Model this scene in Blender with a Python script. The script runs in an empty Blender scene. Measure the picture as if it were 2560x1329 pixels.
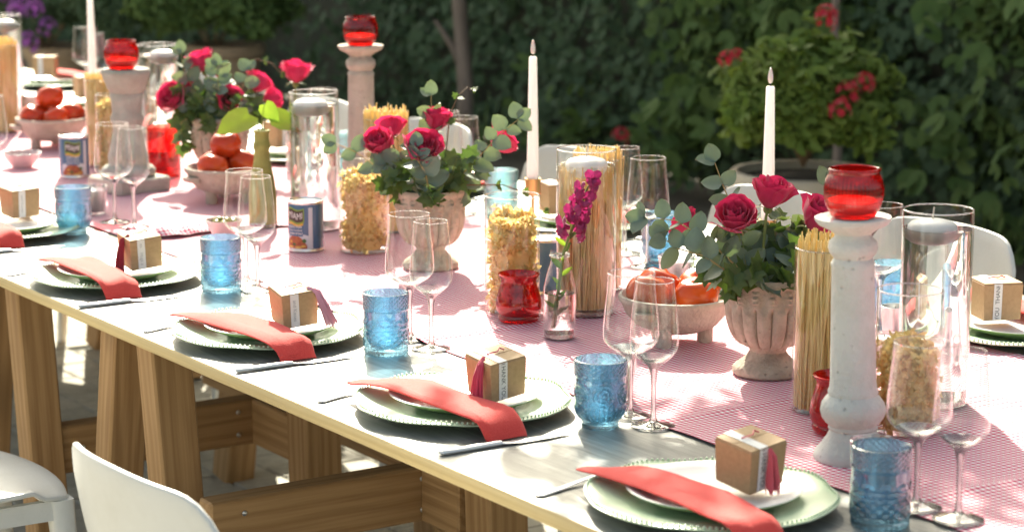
import bpy, math, random
from math import sin, cos, pi, radians as rad, sqrt
from mathutils import Vector as V, Matrix as Mx, Euler, noise as mn
random.seed(11)
S = bpy.context.scene
COL = S.collection
RU = random.uniform
TZ = 0.745                                   # height of the table top
G = -0.04                                    # height of the paving

# ------------------------------------------------------------------ camera
cd = bpy.data.cameras.new('camera'); cam = bpy.data.objects.new('camera', cd); COL.objects.link(cam)
cam.location = (0, 0, 1.63); cam.rotation_euler = (rad(90 - 10.79), 0, rad(-33.6))
cd.sensor_width = 36; cd.lens = 82.27; cd.clip_start = 0.05; cd.clip_end = 200
cd.dof.use_dof = True; cd.dof.focus_distance = 3.85; cd.dof.aperture_fstop = 5.6
S.camera = cam
# ------------------------------------------------------------------ sky, sun, exposure
SUN_AZ, SUN_EL = 28.0, 34.5
sdir = V((sin(rad(SUN_AZ)) * cos(rad(SUN_EL)), cos(rad(SUN_AZ)) * cos(rad(SUN_EL)), sin(rad(SUN_EL))))
w = bpy.data.worlds.new('World'); S.world = w; w.use_nodes = True
sk = w.node_tree.nodes.new('ShaderNodeTexSky'); sk.sky_type = 'NISHITA'; sk.sun_disc = False
sk.dust_density = 4.0; sk.ozone_density = 0.6; sk.air_density = 0.8; sk.sun_elevation = rad(SUN_EL); sk.sun_rotation = rad(SUN_AZ)
bg = w.node_tree.nodes['Background']; bg.inputs['Strength'].default_value = 0.115
hz = w.node_tree.nodes.new('ShaderNodeHueSaturation'); hz.inputs['Saturation'].default_value = .72      # a milky summer sky
wb = w.node_tree.nodes.new('ShaderNodeMix'); wb.data_type = 'RGBA'; wb.blend_type = 'MULTIPLY'; wb.inputs[0].default_value = 1.0; wb.inputs[7].default_value = (1.0, 1.0, .86, 1)
w.node_tree.links.new(sk.outputs[0], hz.inputs['Color']); w.node_tree.links.new(hz.outputs[0], wb.inputs[6])
w.node_tree.links.new(wb.outputs[2], bg.inputs['Color'])
sl = bpy.data.lights.new('sun', 'SUN'); sl.energy = 5.0; sl.angle = rad(0.5); sl.color = (1.0, 0.94, 0.77)
so = bpy.data.objects.new('sun', sl); COL.objects.link(so); so.rotation_euler = sdir.to_track_quat('Z', 'Y').to_euler()
S.view_settings.view_transform = 'Standard'; S.view_settings.look = 'None'
S.view_settings.exposure = 1.54; S.view_settings.gamma = 1.0; S.view_settings.use_curve_mapping = False
S.render.engine = 'CYCLES'
cy = S.cycles
cy.max_bounces = 14; cy.diffuse_bounces = 4; cy.glossy_bounces = 5; cy.transmission_bounces = 12; cy.transparent_max_bounces = 48
cy.caustics_reflective = False; cy.caustics_refractive = False; cy.sample_clamp_indirect = 6; cy.use_denoising = True

# ------------------------------------------------------------------ object helpers
def O(name, mesh, m=None, parent=None, loc=(0, 0, 0), rot=(0, 0, 0), scale=None):
    if m is not None and not mesh.materials: mesh.materials.append(m)
    o = bpy.data.objects.new(name, mesh); COL.objects.link(o)
    o.location = loc; o.rotation_euler = rot
    if scale: o.scale = scale if hasattr(scale, '__len__') else (scale,) * 3
    if parent: o.parent = parent
    return o
def tag(o, label, cat, group=None):
    o['label'] = label; o['category'] = cat
    if group: o['group'] = group
    return o
def T(name, label, cat, loc, rz=0, group=None):
    o = bpy.data.objects.new(name, None); COL.objects.link(o); o.empty_display_size = .05
    o.location = loc; o.rotation_euler = (0, 0, rz)
    return tag(o, label, cat, group)
def kind(o, k): o['kind'] = k; return o
def dup(root, loc, rz=None, label=None, scale=None):
    r = root.copy(); COL.objects.link(r); r.location = loc
    if rz is not None: r.rotation_euler = (r.rotation_euler[0], r.rotation_euler[1], rz)
    if scale: r.scale = (scale,) * 3
    if label: r['label'] = label
    for ch in list(root.children):
        c = ch.copy(); COL.objects.link(c); c.parent = r
        for g in list(ch.children):
            d = g.copy(); COL.objects.link(d); d.parent = c
    return r

class B:
    def __init__(s): s.v = []; s.f = []
    def add(s, vs, fs):
        b = len(s.v); s.v += [tuple(v) for v in vs]; s.f += [tuple(i + b for i in f) for f in fs]; return s
    def lathe(s, prof, n=32, mod=None, c=(0, 0, 0)):
        vs = []; rows = []
        for (r, z) in prof:
            if r < 1e-6: rows.append([len(vs)]); vs.append((c[0], c[1], c[2] + z)); continue
            row = []
            for k in range(n):
                t = 2 * pi * k / n; q, zz = (r, z) if mod is None else mod(r, z, t)
                row.append(len(vs)); vs.append((c[0] + q * cos(t), c[1] + q * sin(t), c[2] + zz))
            rows.append(row)
        fs = []
        for a, b in zip(rows, rows[1:]):
            if len(a) == 1 and len(b) == 1: continue
            for k in range(n):
                j = (k + 1) % n
                if len(a) == 1: fs.append((a[0], b[j], b[k]))
                elif len(b) == 1: fs.append((a[k], a[j], b[0]))
                else: fs.append((a[k], a[j], b[j], b[k]))
        return s.add(vs, fs)
    def grid(s, rows):
        n = len(rows[0]); vs = [p for r in rows for p in r]
        return s.add(vs, [(i * n + j, i * n + j + 1, (i + 1) * n + j + 1, (i + 1) * n + j) for i in range(len(rows) - 1) for j in range(n - 1)])
    def loft(s, rings, cap=True):
        n = len(rings[0]); vs = [p for r in rings for p in r]
        fs = [(i * n + j, i * n + (j + 1) % n, (i + 1) * n + (j + 1) % n, (i + 1) * n + j) for i in range(len(rings) - 1) for j in range(n)]
        if cap: fs += [tuple(range(n))[::-1], tuple(range((len(rings) - 1) * n, len(rings) * n))]
        return s.add(vs, fs)
    def box(s, c, d, M=None):
        x, y, z = (q / 2 for q in d)
        vs = [V((sx * x, sy * y, sz * z)) for sz in (-1, 1) for sy in (-1, 1) for sx in (-1, 1)]
        vs = [(M @ v if M else v) + V(c) for v in vs]
        return s.add(vs, [(0, 2, 3, 1), (4, 5, 7, 6), (0, 1, 5, 4), (2, 6, 7, 3), (0, 4, 6, 2), (1, 3, 7, 5)])
    def tube(s, pts, r, n=6, cap=True):
        pts = [V(p) for p in pts]; rings = []
        up = V((0, 0, 1)); prev = None
        for i, p in enumerate(pts):
            t = (pts[min(i + 1, len(pts) - 1)] - pts[max(i - 1, 0)]).normalized()
            a = (prev - t * prev.dot(t)) if prev else (t.cross(up) if abs(t.z) < .95 else t.cross(V((1, 0, 0))))
            a.normalize(); prev = a; b = t.cross(a); rr = r[i] if hasattr(r, '__len__') else r
            rings.append([p + (a * cos(2 * pi * k / n) + b * sin(2 * pi * k / n)) * rr for k in range(n)])
        return s.loft(rings, cap)
    def ball(s, c, r, n=10, m=6, sq=1.0, mod=None):
        return s.lathe([(r * sin(pi * i / m), -r * sq * cos(pi * i / m)) for i in range(m + 1)], n, mod, c)
    def mesh(s, name, smooth=True, ang=38):
        m = bpy.data.meshes.new(name); m.from_pydata(s.v, [], s.f); m.update()
        if smooth:
            for p in m.polygons: p.use_smooth = True
            m.set_sharp_from_angle(angle=rad(ang))
        return m

# ------------------------------------------------------------------ materials
class NT:
    def __init__(s, name):
        s.m = bpy.data.materials.new(name); s.m.use_nodes = True; s.t = s.m.node_tree; s.t.nodes.clear()
        s.out = s.n('ShaderNodeOutputMaterial')
    def n(s, ty, ins=None, **kw):
        x = s.t.nodes.new(ty)
        for k, v in kw.items(): setattr(x, k, v)
        for k, v in (ins or {}).items():
            if hasattr(v, 'bl_idname') or isinstance(v, bpy.types.NodeSocket):
                s.t.links.new(v if isinstance(v, bpy.types.NodeSocket) else v.outputs[0], x.inputs[k])
            else: x.inputs[k].default_value = v
        return x
    def math(s, op, a, b=0.0, c=None):
        ins = {0: a, 1: b}
        if c is not None: ins[2] = c
        return s.n('ShaderNodeMath', ins, operation=op)
    def mix(s, f, a, b):
        return s.n('ShaderNodeMix', {0: f, 6: a, 7: b}, data_type='RGBA').outputs[2]
    def fin(s, sh): s.t.links.new(sh.outputs[0], s.out.inputs['Surface']); return s.m
    def coords(s, stretch=(1, 1, 1), rnd=True, kind='Object'):
        tc = s.n('ShaderNodeTexCoord').outputs[kind]
        if rnd:
            r = s.n('ShaderNodeObjectInfo').outputs['Random']
            k = s.math('MULTIPLY', r, 37.0)
            tc = s.n('ShaderNodeVectorMath', {0: tc, 1: s.n('ShaderNodeCombineXYZ', {0: k, 1: k, 2: k})}, operation='ADD').outputs[0]
        return s.n('ShaderNodeMapping', {'Vector': tc, 'Scale': stretch}).outputs[0]
    def ramp(s, f, lo, hi):
        return s.n('ShaderNodeMapRange', {0: f, 1: lo, 2: hi}, clamp=True).outputs[0]
def C4(c): return (*c, 1.0)
def pm(name, c, r=.5, c2=None, ns=25, bump=0., bs=90, stretch=(1, 1, 1), metal=0., trl=0., sheen=0., coat=0., sss=0., spec=.5, lo=.35, hi=.65, pits=0., rnd=True, vary=0.):
    t = NT(name); co = t.coords(stretch, rnd)
    base = C4(c)
    if c2:
        nz = t.n('ShaderNodeTexNoise', {'Vector': co, 'Scale': ns, 'Detail': 7.0, 'Roughness': .6})
        base = t.mix(t.ramp(nz.outputs[0], lo, hi), C4(c), C4(c2))
    if vary:
        rr = t.n('ShaderNodeObjectInfo').outputs['Random']
        base = t.n('ShaderNodeHueSaturation', {'Hue': .5, 'Saturation': 1., 'Value': t.n('ShaderNodeMapRange', {0: rr, 3: 1 - vary, 4: 1 + vary}).outputs[0], 'Color': base})
    ins = {'Base Color': base, 'Roughness': r, 'Metallic': metal, 'Specular IOR Level': spec, 'Sheen Weight': sheen, 'Coat Weight': coat}
    if sss: ins.update({'Subsurface Weight': sss, 'Subsurface Scale': .03 if sss > .4 else .006, 'Subsurface Radius': (1.0, .92, .85) if sss > .4 else (1.0, .3, .1)})
    if bump:
        h = t.n('ShaderNodeTexNoise', {'Vector': co, 'Scale': bs, 'Detail': 6.0}).outputs[0]
        if pits:
            vo = t.n('ShaderNodeTexVoronoi', {'Vector': co, 'Scale': bs * .7})
            pit = t.ramp(vo.outputs['Distance'], .05, .22)
            nz2 = t.n('ShaderNodeTexNoise', {'Vector': co, 'Scale': bs * .25}).outputs[0]
            gate = t.math('MULTIPLY', t.math('SUBTRACT', 1.0, pit), t.ramp(nz2, .52, .6))
            h = t.math('SUBTRACT', h, t.math('MULTIPLY', gate, pits))
            ins['Base Color'] = t.mix(t.math('MULTIPLY', gate, .55), base, C4([q * .35 for q in c]))
        ins['Normal'] = t.n('ShaderNodeBump', {'Height': h, 'Strength': bump, 'Distance': .01})
    p = t.n('ShaderNodeBsdfPrincipled', ins)
    if trl:
        tr = t.n('ShaderNodeBsdfTranslucent', {'Color': base if not isinstance(base, tuple) else base})
        p = t.n('ShaderNodeMixShader', {0: trl, 1: p, 2: tr})
    return t.fin(p)
def leafmat(name, c, c2, tc, trl=.4, r=.45, vein=True, ns=30):
    t = NT(name); co = t.coords((1, 1, 1))
    rr = t.n('ShaderNodeObjectInfo').outputs['Random']
    nz = t.n('ShaderNodeTexNoise', {'Vector': co, 'Scale': ns, 'Detail': 4.0}).outputs[0]
    f = t.math('ADD', t.math('MULTIPLY', t.ramp(nz, .35, .65), .6), t.math('MULTIPLY', rr, .4))
    base = t.mix(f, C4(c), C4(c2))
    bp = t.n('ShaderNodeBump', {'Height': nz, 'Strength': .25, 'Distance': .004})
    p = t.n('ShaderNodeBsdfPrincipled', {'Base Color': base, 'Roughness': r, 'Specular IOR Level': .4, 'Normal': bp})
    tr = t.n('ShaderNodeBsdfTranslucent', {'Color': t.mix(f, C4(tc), C4([q * .75 for q in tc]))})
    return t.fin(t.n('ShaderNodeMixShader', {0: trl, 1: p, 2: tr}))
def schlick(t, k=1.0, base=.045):
    fc = t.n('ShaderNodeLayerWeight', {0: .5}).outputs['Facing']
    p5 = t.math('POWER', fc, 3.2)
    return t.math('MULTIPLY_ADD', p5, .9 * k, base)
def thinglass(name, col=(.97, .98, .98), k=.9, base=.05, rough=.02, bump=0., bs=200, solid=0., ior=1.45, colS=None):
    t = NT(name)
    gi = {'Color': (1, 1, 1, 1), 'Roughness': rough}
    if bump:
        co = t.coords()
        h = t.n('ShaderNodeTexVoronoi', {'Vector': co, 'Scale': bs}).outputs['Distance']
        gi['Normal'] = t.n('ShaderNodeBump', {'Height': h, 'Strength': bump, 'Distance': .003})
    gl = t.n('ShaderNodeBsdfGlossy', gi)
    tr = t.n('ShaderNodeBsdfTransparent', {'Color': C4(col)})
    if solid:
        gs = {'Color': C4(colS or col), 'IOR': ior, 'Roughness': 0.0}
        if bump: gs['Normal'] = gi['Normal']
        tr = t.n('ShaderNodeMixShader', {0: solid, 1: tr, 2: t.n('ShaderNodeBsdfRefraction', gs)})
    return t.fin(t.n('ShaderNodeMixShader', {0: schlick(t, k, base), 1: tr, 2: gl}))
def wood(name, a, b, scale=26, rough=.62, knots=True):
    t = NT(name); co = t.coords((1, 1, .09))
    wv = t.n('ShaderNodeTexWave', {'Vector': co, 'Scale': scale, 'Distortion': 8.0, 'Detail': 3.0, 'Detail Scale': 1.1, 'Detail Roughness': .55}, wave_type='RINGS', rings_direction='Z')
    fine = t.n('ShaderNodeTexNoise', {'Vector': t.coords((1, 1, .02)), 'Scale': 260.0, 'Detail': 3.0}).outputs[0]
    big = t.n('ShaderNodeTexNoise', {'Vector': co, 'Scale': 5.0, 'Detail': 3.0}).outputs[0]
    f = t.math('ADD', t.math('MULTIPLY', t.ramp(wv.outputs['Fac'], .1, 1.0), .48), t.math('MULTIPLY', t.ramp(fine, .3, .7), .38))
    base = t.mix(f, C4(a), C4(b))
    base = t.mix(t.math('MULTIPLY', t.ramp(big, .45, .75), .45), base, C4([q * .72 for q in a]))
    if knots:
        vo = t.n('ShaderNodeTexVoronoi', {'Vector': t.coords((1, 1, .30)), 'Scale': 6.5})
        kn = t.math('SUBTRACT', 1.0, t.ramp(vo.outputs['Distance'], .09, .24))
        base = t.mix(t.math('MULTIPLY', kn, .75), base, C4([q * .38 for q in a]))
    bp = t.n('ShaderNodeBump', {'Height': f, 'Strength': .25, 'Distance': .002})
    return t.fin(t.n('ShaderNodeBsdfPrincipled', {'Base Color': base, 'Roughness': rough, 'Specular IOR Level': .25, 'Normal': bp}))

M = {}
M['pine'] = wood('pine', (.46, .275, .125), (.26, .135, .052), 17)
M['ply_edge'] = pm('ply_edge', (.66, .50, .24), .6, (.50, .35, .14), ns=14, stretch=(1, .06, 6), bump=.2, bs=120)
def table_mat():
    t = NT('grey_table'); co = t.coords((1, .05, 1), False)
    n1 = t.n('ShaderNodeTexNoise', {'Vector': co, 'Scale': 90.0, 'Detail': 8.0, 'Roughness': .7}).outputs[0]
    n2 = t.n('ShaderNodeTexNoise', {'Vector': t.coords((1, .35, 1), False), 'Scale': 9.0, 'Detail': 5.0}).outputs[0]
    b = t.mix(t.ramp(n1, .36, .66), C4((.12, .125, .115)), C4((.31, .31, .285)))
    b = t.mix(t.math('MULTIPLY', t.ramp(n2, .4, .7), .5), b, C4((.24, .24, .22)))
    bp = t.n('ShaderNodeBump', {'Height': n1, 'Strength': .35, 'Distance': .002})
    return t.fin(t.n('ShaderNodeBsdfPrincipled', {'Base Color': b, 'Roughness': .42, 'Specular IOR Level': .45, 'Normal': bp}))
M['table'] = table_mat()
def gingham():
    t = NT('gingham'); tc = t.n('ShaderNodeTexCoord').outputs['UV']; sp = t.n('ShaderNodeSeparateXYZ', {0: tc})
    def st(o): return t.math('GREATER_THAN', t.math('FRACT', t.math('MULTIPLY', o, 1 / .0098)), .52)
    f = t.math('MULTIPLY', t.math('ADD', st(sp.outputs[0]), st(sp.outputs[1])), .5)
    wv = t.n('ShaderNodeTexNoise', {'Vector': tc, 'Scale': 900.0}).outputs[0]
    rmp = t.n('ShaderNodeValToRGB', {0: f}); rmp.color_ramp.interpolation = 'CONSTANT'
    e = rmp.color_ramp.elements; e[0].color = (.83, .83, .82, 1); e[1].position = .25; e[1].color = (.74, .33, .41, 1)
    x = e.new(.75); x.color = (.50, .02, .08, 1)
    bp = t.n('ShaderNodeBump', {'Height': wv, 'Strength': .2, 'Distance': .001})
    return t.fin(t.n('ShaderNodeBsdfPrincipled', {'Base Color': rmp.outputs[0], 'Roughness': .85, 'Specular IOR Level': .15, 'Normal': bp}))
M['gingham'] = gingham()
M['plastic'] = pm('white_plastic', (.69, .685, .65), .40, (.61, .60, .55), ns=9, bump=.06, bs=160, lo=.45, hi=.8)
M['paver'] = pm('paver', (.50, .47, .40), .85, (.40, .37, .31), ns=30, bump=.4, bs=180, vary=.14)
M['joint'] = pm('joint', (.13, .125, .10), .95, (.08, .08, .06), ns=40, bump=.4, bs=200)
M['sage'] = pm('sage_glaze', (.56, .70, .48), .3, (.59, .72, .51), ns=8)
M['sage_edge'] = pm('sage_bead', (.60, .72, .52), .2, coat=.2)
M['cream'] = pm('cream_glaze', (.80, .79, .77), .35)
M['olive_glaze'] = pm('green_glaze', (.34, .46, .20), .15, coat=.3)
def napkin_mat():
    t = NT('coral_linen'); co = t.coords()
    a = t.n('ShaderNodeTexNoise', {'Vector': co, 'Scale': 420.0, 'Detail': 3.0}).outputs[0]
    b = t.mix(t.ramp(a, .3, .7), C4((.70, .060, .052)), C4((.76, .085, .070)))
    bp = t.n('ShaderNodeBump', {'Height': a, 'Strength': .6, 'Distance': .0015})
    p = t.n('ShaderNodeBsdfPrincipled', {'Base Color': b, 'Roughness': .85, 'Specular IOR Level': .2, 'Sheen Weight': .15, 'Normal': bp})
    return t.fin(p)
M['napkin'] = napkin_mat()
M['kraft'] = pm('kraft_card', (.46, .30, .155), .72, (.40, .255, .125), ns=160, bump=.06, bs=500)
M['band'] = pm('white_paper', (.78, .77, .74), .7)
M['ink'] = pm('grey_ink', (.10, .10, .10), .6)
M['ink_light'] = pm('pale_ink', (.42, .42, .42), .6)
M['thread_coral'] = pm('coral_thread', (.68, .10, .13), .7, sheen=.3)
M['thread_red'] = pm('dark_red_thread', (.36, .015, .03), .7, sheen=.3)
M['thread_pink'] = pm('pink_thread', (.72, .34, .42), .7, sheen=.3)
M['thread_rose'] = pm('rose_thread', (.62, .05, .11), .7, sheen=.3)
M['steel'] = pm('steel', (.80, .79, .77), .36, metal=.5)
M['tin'] = pm('tin', (.66, .66, .66), .28, metal=1.0, bump=.03, bs=300)
M['brass'] = pm('brass', (.62, .42, .18), .32, metal=1.0, bump=.04, bs=300)
M['glass'] = thinglass('clear_glass')
M['glass_rim'] = thinglass('clear_rim', (.92, .94, .95), 1.0, .12, .05, solid=.45)
M['glass_solid'] = thinglass('clear_solid', (.96, .97, .97), .8, .06, .02, solid=.6, ior=1.5)
M['glass_blue'] = thinglass('blue_glass', (.60, .81, .91), .8, .12, .05, bump=.0, solid=.55, colS=(.49, .74, .89), ior=1.5)
M['glass_blue_pale'] = thinglass('pale_blue_glass', (.74, .89, .92), .8, .12, .05, solid=.55, colS=(.66, .86, .91), ior=1.5)
M['glass_red'] = thinglass('red_glass', (.94, .10, .08), .55, .05, .04, solid=.25, colS=(.94, .09, .07), ior=1.2)
M['water'] = thinglass('water', (.98, .99, .99), .6, .02, .0, solid=.85, ior=1.33)
M['water_thin'] = thinglass('clear_water', (.985, .99, .99), .6, .02, .0, solid=.22, ior=1.33)
M['red_clear'] = thinglass('red_clear_glass', (.93, .16, .13), .5, .05, .03)
M['red_drink'] = thinglass('red_drink', (.88, .14, .10), .4, .02, .0, solid=.08, ior=1.2)
M['wax'] = pm('white_wax', (.86, .84, .82), .4, trl=.25, sss=.9)
M['wick'] = pm('wick', (.05, .04, .035), .9)
M['wick_pale'] = pm('pale_wick', (.70, .62, .48), .9)
M['flame'] = pm('plastic_flame', (.82, .80, .72), .3, sss=.3)
M['stone'] = pm('chalky_stone', (.50, .47, .41), .9, (.38, .34, .29), ns=16, bump=.5, bs=120, pits=1.6)
M['stone_white'] = pm('white_stone', (.66, .645, .60), .88, (.52, .49, .43), ns=9, bump=.4, bs=95, pits=2.4, lo=.42, hi=.72)
M['stone_pink'] = pm('pink_stone', (.52, .465, .39), .9, (.41, .355, .29), ns=26, bump=.45, bs=130, pits=1.2)
M['urnstone'] = pm('urn_stone', (.50, .425, .33), .9, (.32, .26, .195), ns=34, bump=.5, bs=120, pits=1.2, lo=.42, hi=.72)
M['tomato'] = pm('tomato', (.56, .040, .014), .17, (.60, .075, .015), ns=16, coat=0., spec=.4, sss=.06, vary=.12)
M['tomato_orange'] = pm('orange_tomato', (.66, .115, .016), .17, (.60, .065, .012), ns=16, coat=0., spec=.4, sss=.06, vary=.1)
M['scar'] = pm('tomato_scar', (.30, .20, .06), .8)
M['pasta'] = pm('pasta', (.94, .76, .36), .5, (.91, .69, .26), ns=40, trl=.35)
M['spag'] = pm('spaghetti', (.95, .76, .36), .5, (.90, .66, .24), ns=12, stretch=(40, 40, 1), trl=.15)
M['spag_core'] = pm('spaghetti_core', (.62, .40, .12), .7, (.80, .58, .22), ns=10, stretch=(30, 30, .3))
M['label_blue'] = pm('blue_label', (.045, .12, .23), .35, (.06, .15, .27), ns=6, coat=.3)
M['label_pale'] = pm('pale_label', (.50, .55, .62), .4, (.62, .62, .64), ns=12)
M['label_white'] = pm('white_print', (.80, .80, .78), .4)
M['label_brown'] = pm('dark_print', (.06, .035, .03), .4)
M['label_green'] = pm('green_print', (.22, .34, .04), .4)
M['label_gold'] = pm('gold_print', (.62, .35, .05), .4)
M['label_food'] = pm('food_print', (.28, .035, .02), .4, (.42, .14, .04), ns=120)
M['label_pastap'] = pm('pasta_print', (.66, .42, .08), .4)
M['label_leaf'] = pm('leaf_print', (.05, .13, .03), .4)
M['can_cream'] = pm('cream_label', (.66, .58, .46), .5, (.60, .52, .40), ns=40)
M['green_bottle'] = pm('green_sand_bottle', (.42, .42, .13), .7, (.34, .33, .09), ns=60, bump=.3, bs=300, trl=.12)
M['pinkbowl'] = pm('pink_ceramic', (.74, .55, .53), .3, (.70, .50, .48), ns=20)
M['greyrim'] = pm('grey_rim', (.42, .45, .47), .3)
M['olive'] = pm('olive', (.26, .25, .05), .25, (.20, .17, .03), ns=40)
M['seed'] = pm('seed', (.07, .08, .06), .3)
def rosemat(name, a, b, tc):
    t = NT(name); co = t.coords()
    nz = t.n('ShaderNodeTexNoise', {'Vector': co, 'Scale': 45.0, 'Detail': 4.0}).outputs[0]
    base = t.mix(t.ramp(nz, .35, .68), C4(a), C4(b))
    bp = t.n('ShaderNodeBump', {'Height': nz, 'Strength': .4, 'Distance': .004})
    p = t.n('ShaderNodeBsdfPrincipled', {'Base Color': base, 'Roughness': .6, 'Specular IOR Level': .25, 'Sheen Weight': .3, 'Normal': bp})
    return t.fin(t.n('ShaderNodeMixShader', {0: .32, 1: p, 2: t.n('ShaderNodeBsdfTranslucent', {'Color': C4(tc)})}))
M['rose'] = rosemat('rose_petal', (.60, .018, .10), (.70, .055, .17), (.70, .03, .12))
M['snap'] = rosemat('snapdragon_petal', (.24, .008, .075), (.42, .06, .20), (.36, .02, .12))
M['stem'] = pm('green_stem', (.20, .24, .06), .5, (.14, .20, .04), ns=30)
M['stem_tan'] = pm('tan_stem', (.42, .30, .12), .6)
M['stem_brown'] = pm('brown_twig', (.20, .12, .06), .7)
M['euc'] = leafmat('eucalyptus_leaf', (.23, .30, .245), (.17, .235, .18), (.20, .28, .09), .25, .5)
M['ivy'] = leafmat('ivy_leaf', (.060, .105, .036), (.105, .150, .055), (.14, .25, .03), .32, .42)
M['lime'] = leafmat('lime_leaf', (.28, .42, .06), (.22, .36, .05), (.34, .52, .04), .5, .45)
M['hedge'] = leafmat('hedge_leaf', (.066, .122, .030), (.145, .210, .058), (.12, .20, .03), .25, .8, ns=3)
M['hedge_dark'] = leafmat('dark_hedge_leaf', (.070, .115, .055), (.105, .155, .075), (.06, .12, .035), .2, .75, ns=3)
M['ger'] = leafmat('geranium_leaf', (.12, .19, .032), (.23, .285, .055), (.22, .32, .04), .3, .65, ns=6)
M['blade'] = leafmat('blade_leaf', (.10, .15, .07), (.07, .12, .05), (.12, .2, .05), .2, .5)
M['flower_red'] = rosemat('red_geranium', (.50, .01, .035), (.55, .04, .06), (.6, .02, .04))
M['flower_purple'] = rosemat('purple_flower', (.34, .09, .42), (.46, .14, .50), (.4, .1, .45))
M['terracotta'] = pm('weathered_terracotta', (.42, .31, .20), .9, (.32, .22, .14), ns=9, bump=.35, bs=60)
M['terracotta_grey'] = pm('grey_planter', (.52, .45, .35), .9, (.42, .33, .23), ns=7, bump=.35, bs=60)
M['soil'] = pm('soil', (.05, .035, .022), .95, (.03, .02, .014), ns=30, bump=.6, bs=60)
M['wallm'] = pm('old_wall', (.105, .100, .07), .95, (.06, .066, .044), ns=2.2, bump=.6, bs=14, rnd=False)
M['bark'] = pm('bark', (.24, .185, .15), .9, (.15, .115, .09), ns=16, stretch=(1, 1, .2), bump=.7, bs=50)
M['ground'] = pm('earth', (.13, .105, .075), .95, (.09, .075, .05), ns=6, bump=.5, bs=30)

# ------------------------------------------------------------------ ground and paving
def slab():
    t = NT('paving'); co = t.coords((1, 1, 1), False)
    mp = t.n('ShaderNodeMapping', {'Vector': co, 'Rotation': (0, 0, pi / 2)})
    bt = t.n('ShaderNodeTexBrick', {'Vector': mp.outputs[0], 'Color1': (.48, .45, .385, 1), 'Color2': (.42, .39, .33, 1), 'Mortar': (.10, .095, .075, 1), 'Scale': 1.0, 'Mortar Size': .004, 'Brick Width': .108, 'Row Height': .135})
    nz = t.n('ShaderNodeTexNoise', {'Vector': co, 'Scale': 60.0, 'Detail': 5.0}).outputs[0]
    b = t.mix(t.math('MULTIPLY', nz, .35), bt.outputs[0], C4((.22, .21, .18)))
    return t.fin(t.n('ShaderNodeBsdfPrincipled', {'Base Color': b, 'Roughness': .88, 'Normal': t.n('ShaderNodeBump', {'Height': bt.outputs['Fac'], 'Strength': -.5, 'Distance': .004})}))
g = B().grid([[(x, y, G - .016) for x in (-40, 80)] for y in (-40, 90)]).mesh('ground')
kind(O('ground', g, M['ground']), 'structure')
PX0, PX1, PY0, PY1 = 1.935, 3.555, 4.55, 6.926        # where single pavers are laid
b = B()
for (x0, x1, y0, y1) in [(-3, PX0, -2, 14), (PX1, 5.0, -2, 14), (PX0, PX1, -2, PY0), (PX0, PX1, PY1, 14)]:
    b.add([(x0, y0, 0), (x1, y0, 0), (x1, y1, 0), (x0, y1, 0)], [(0, 1, 2, 3)])
pv = kind(O('pavement', b.mesh('pavement', False), slab(), None, (0, 0, G)), 'structure')
bed = O('mortar_bed', B().add([(PX0, PY0, -.007), (PX1, PY0, -.007), (PX1, PY1, -.007), (PX0, PY1, -.007)], [(0, 1, 2, 3)]).mesh('mortar_bed', False), M['joint'], pv)
def paver_mesh():
    b = B(); q = .004; w, l, h = .0655, .052, 0
    o = [[(-w, -l, -.02), (w, -l, -.02), (w, l, -.02), (-w, l, -.02)], [(-w, -l, h - q), (w, -l, h - q), (w, l, h - q), (-w, l, h - q)],
         [(-w + q, -l + q, h), (w - q, -l + q, h), (w - q, l - q, h), (-w + q, l - q, h)]]
    return b.loft(o).mesh('paver', False)
pmesh = paver_mesh()
for i in range(12):
    for j in range(22):
        y = PY0 + .054 + .108 * j + (.04 if i % 2 else 0) + RU(-.002, .002)
        if y + .052 > PY1: continue
        O('paver', pmesh, M['paver'], pv, (PX0 + .0675 + .135 * i + RU(-.0015, .0015), y, RU(-.001, .0015)), (RU(-.008, .008), RU(-.008, .008), RU(-.012, .012)))

# ------------------------------------------------------------------ the table
table = T('dining_table', 'long grey weathered wooden table set for a meal', 'table', (2.44, 5.2, 0))
for (x0, x1) in ((1.669, 2.438), (2.442, 3.21)):
    bb = B(); bb.box(((x0 + x1) / 2 - 2.44, 0, TZ - .009), (x1 - x0, 7.9, .018))
    O('tabletop_board', bb.mesh('tabletop_board', False), M['table'], table)
bb = B()
n = 60
rows = [[(x, -3.95 + 7.9 * i / n, z) for (x, z) in ((-.7725, TZ + .0006), (-.7755 + .0012 * mn.noise((i * .9, 0, 0)), TZ - .002), (-.7755 + .0012 * mn.noise((i * .9, 5, 0)), TZ - .019), (-.7725, TZ - .0205))] for i in range(n + 1)]
O('edge_strip', bb.grid(rows).mesh('edge_strip', True, 60), M['ply_edge'], table)
O('edge_strip', B().box((.7715, 0, TZ - .009), (.003, 7.9, .019)).mesh('edge_strip_far', False), M['ply_edge'], table)

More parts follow.
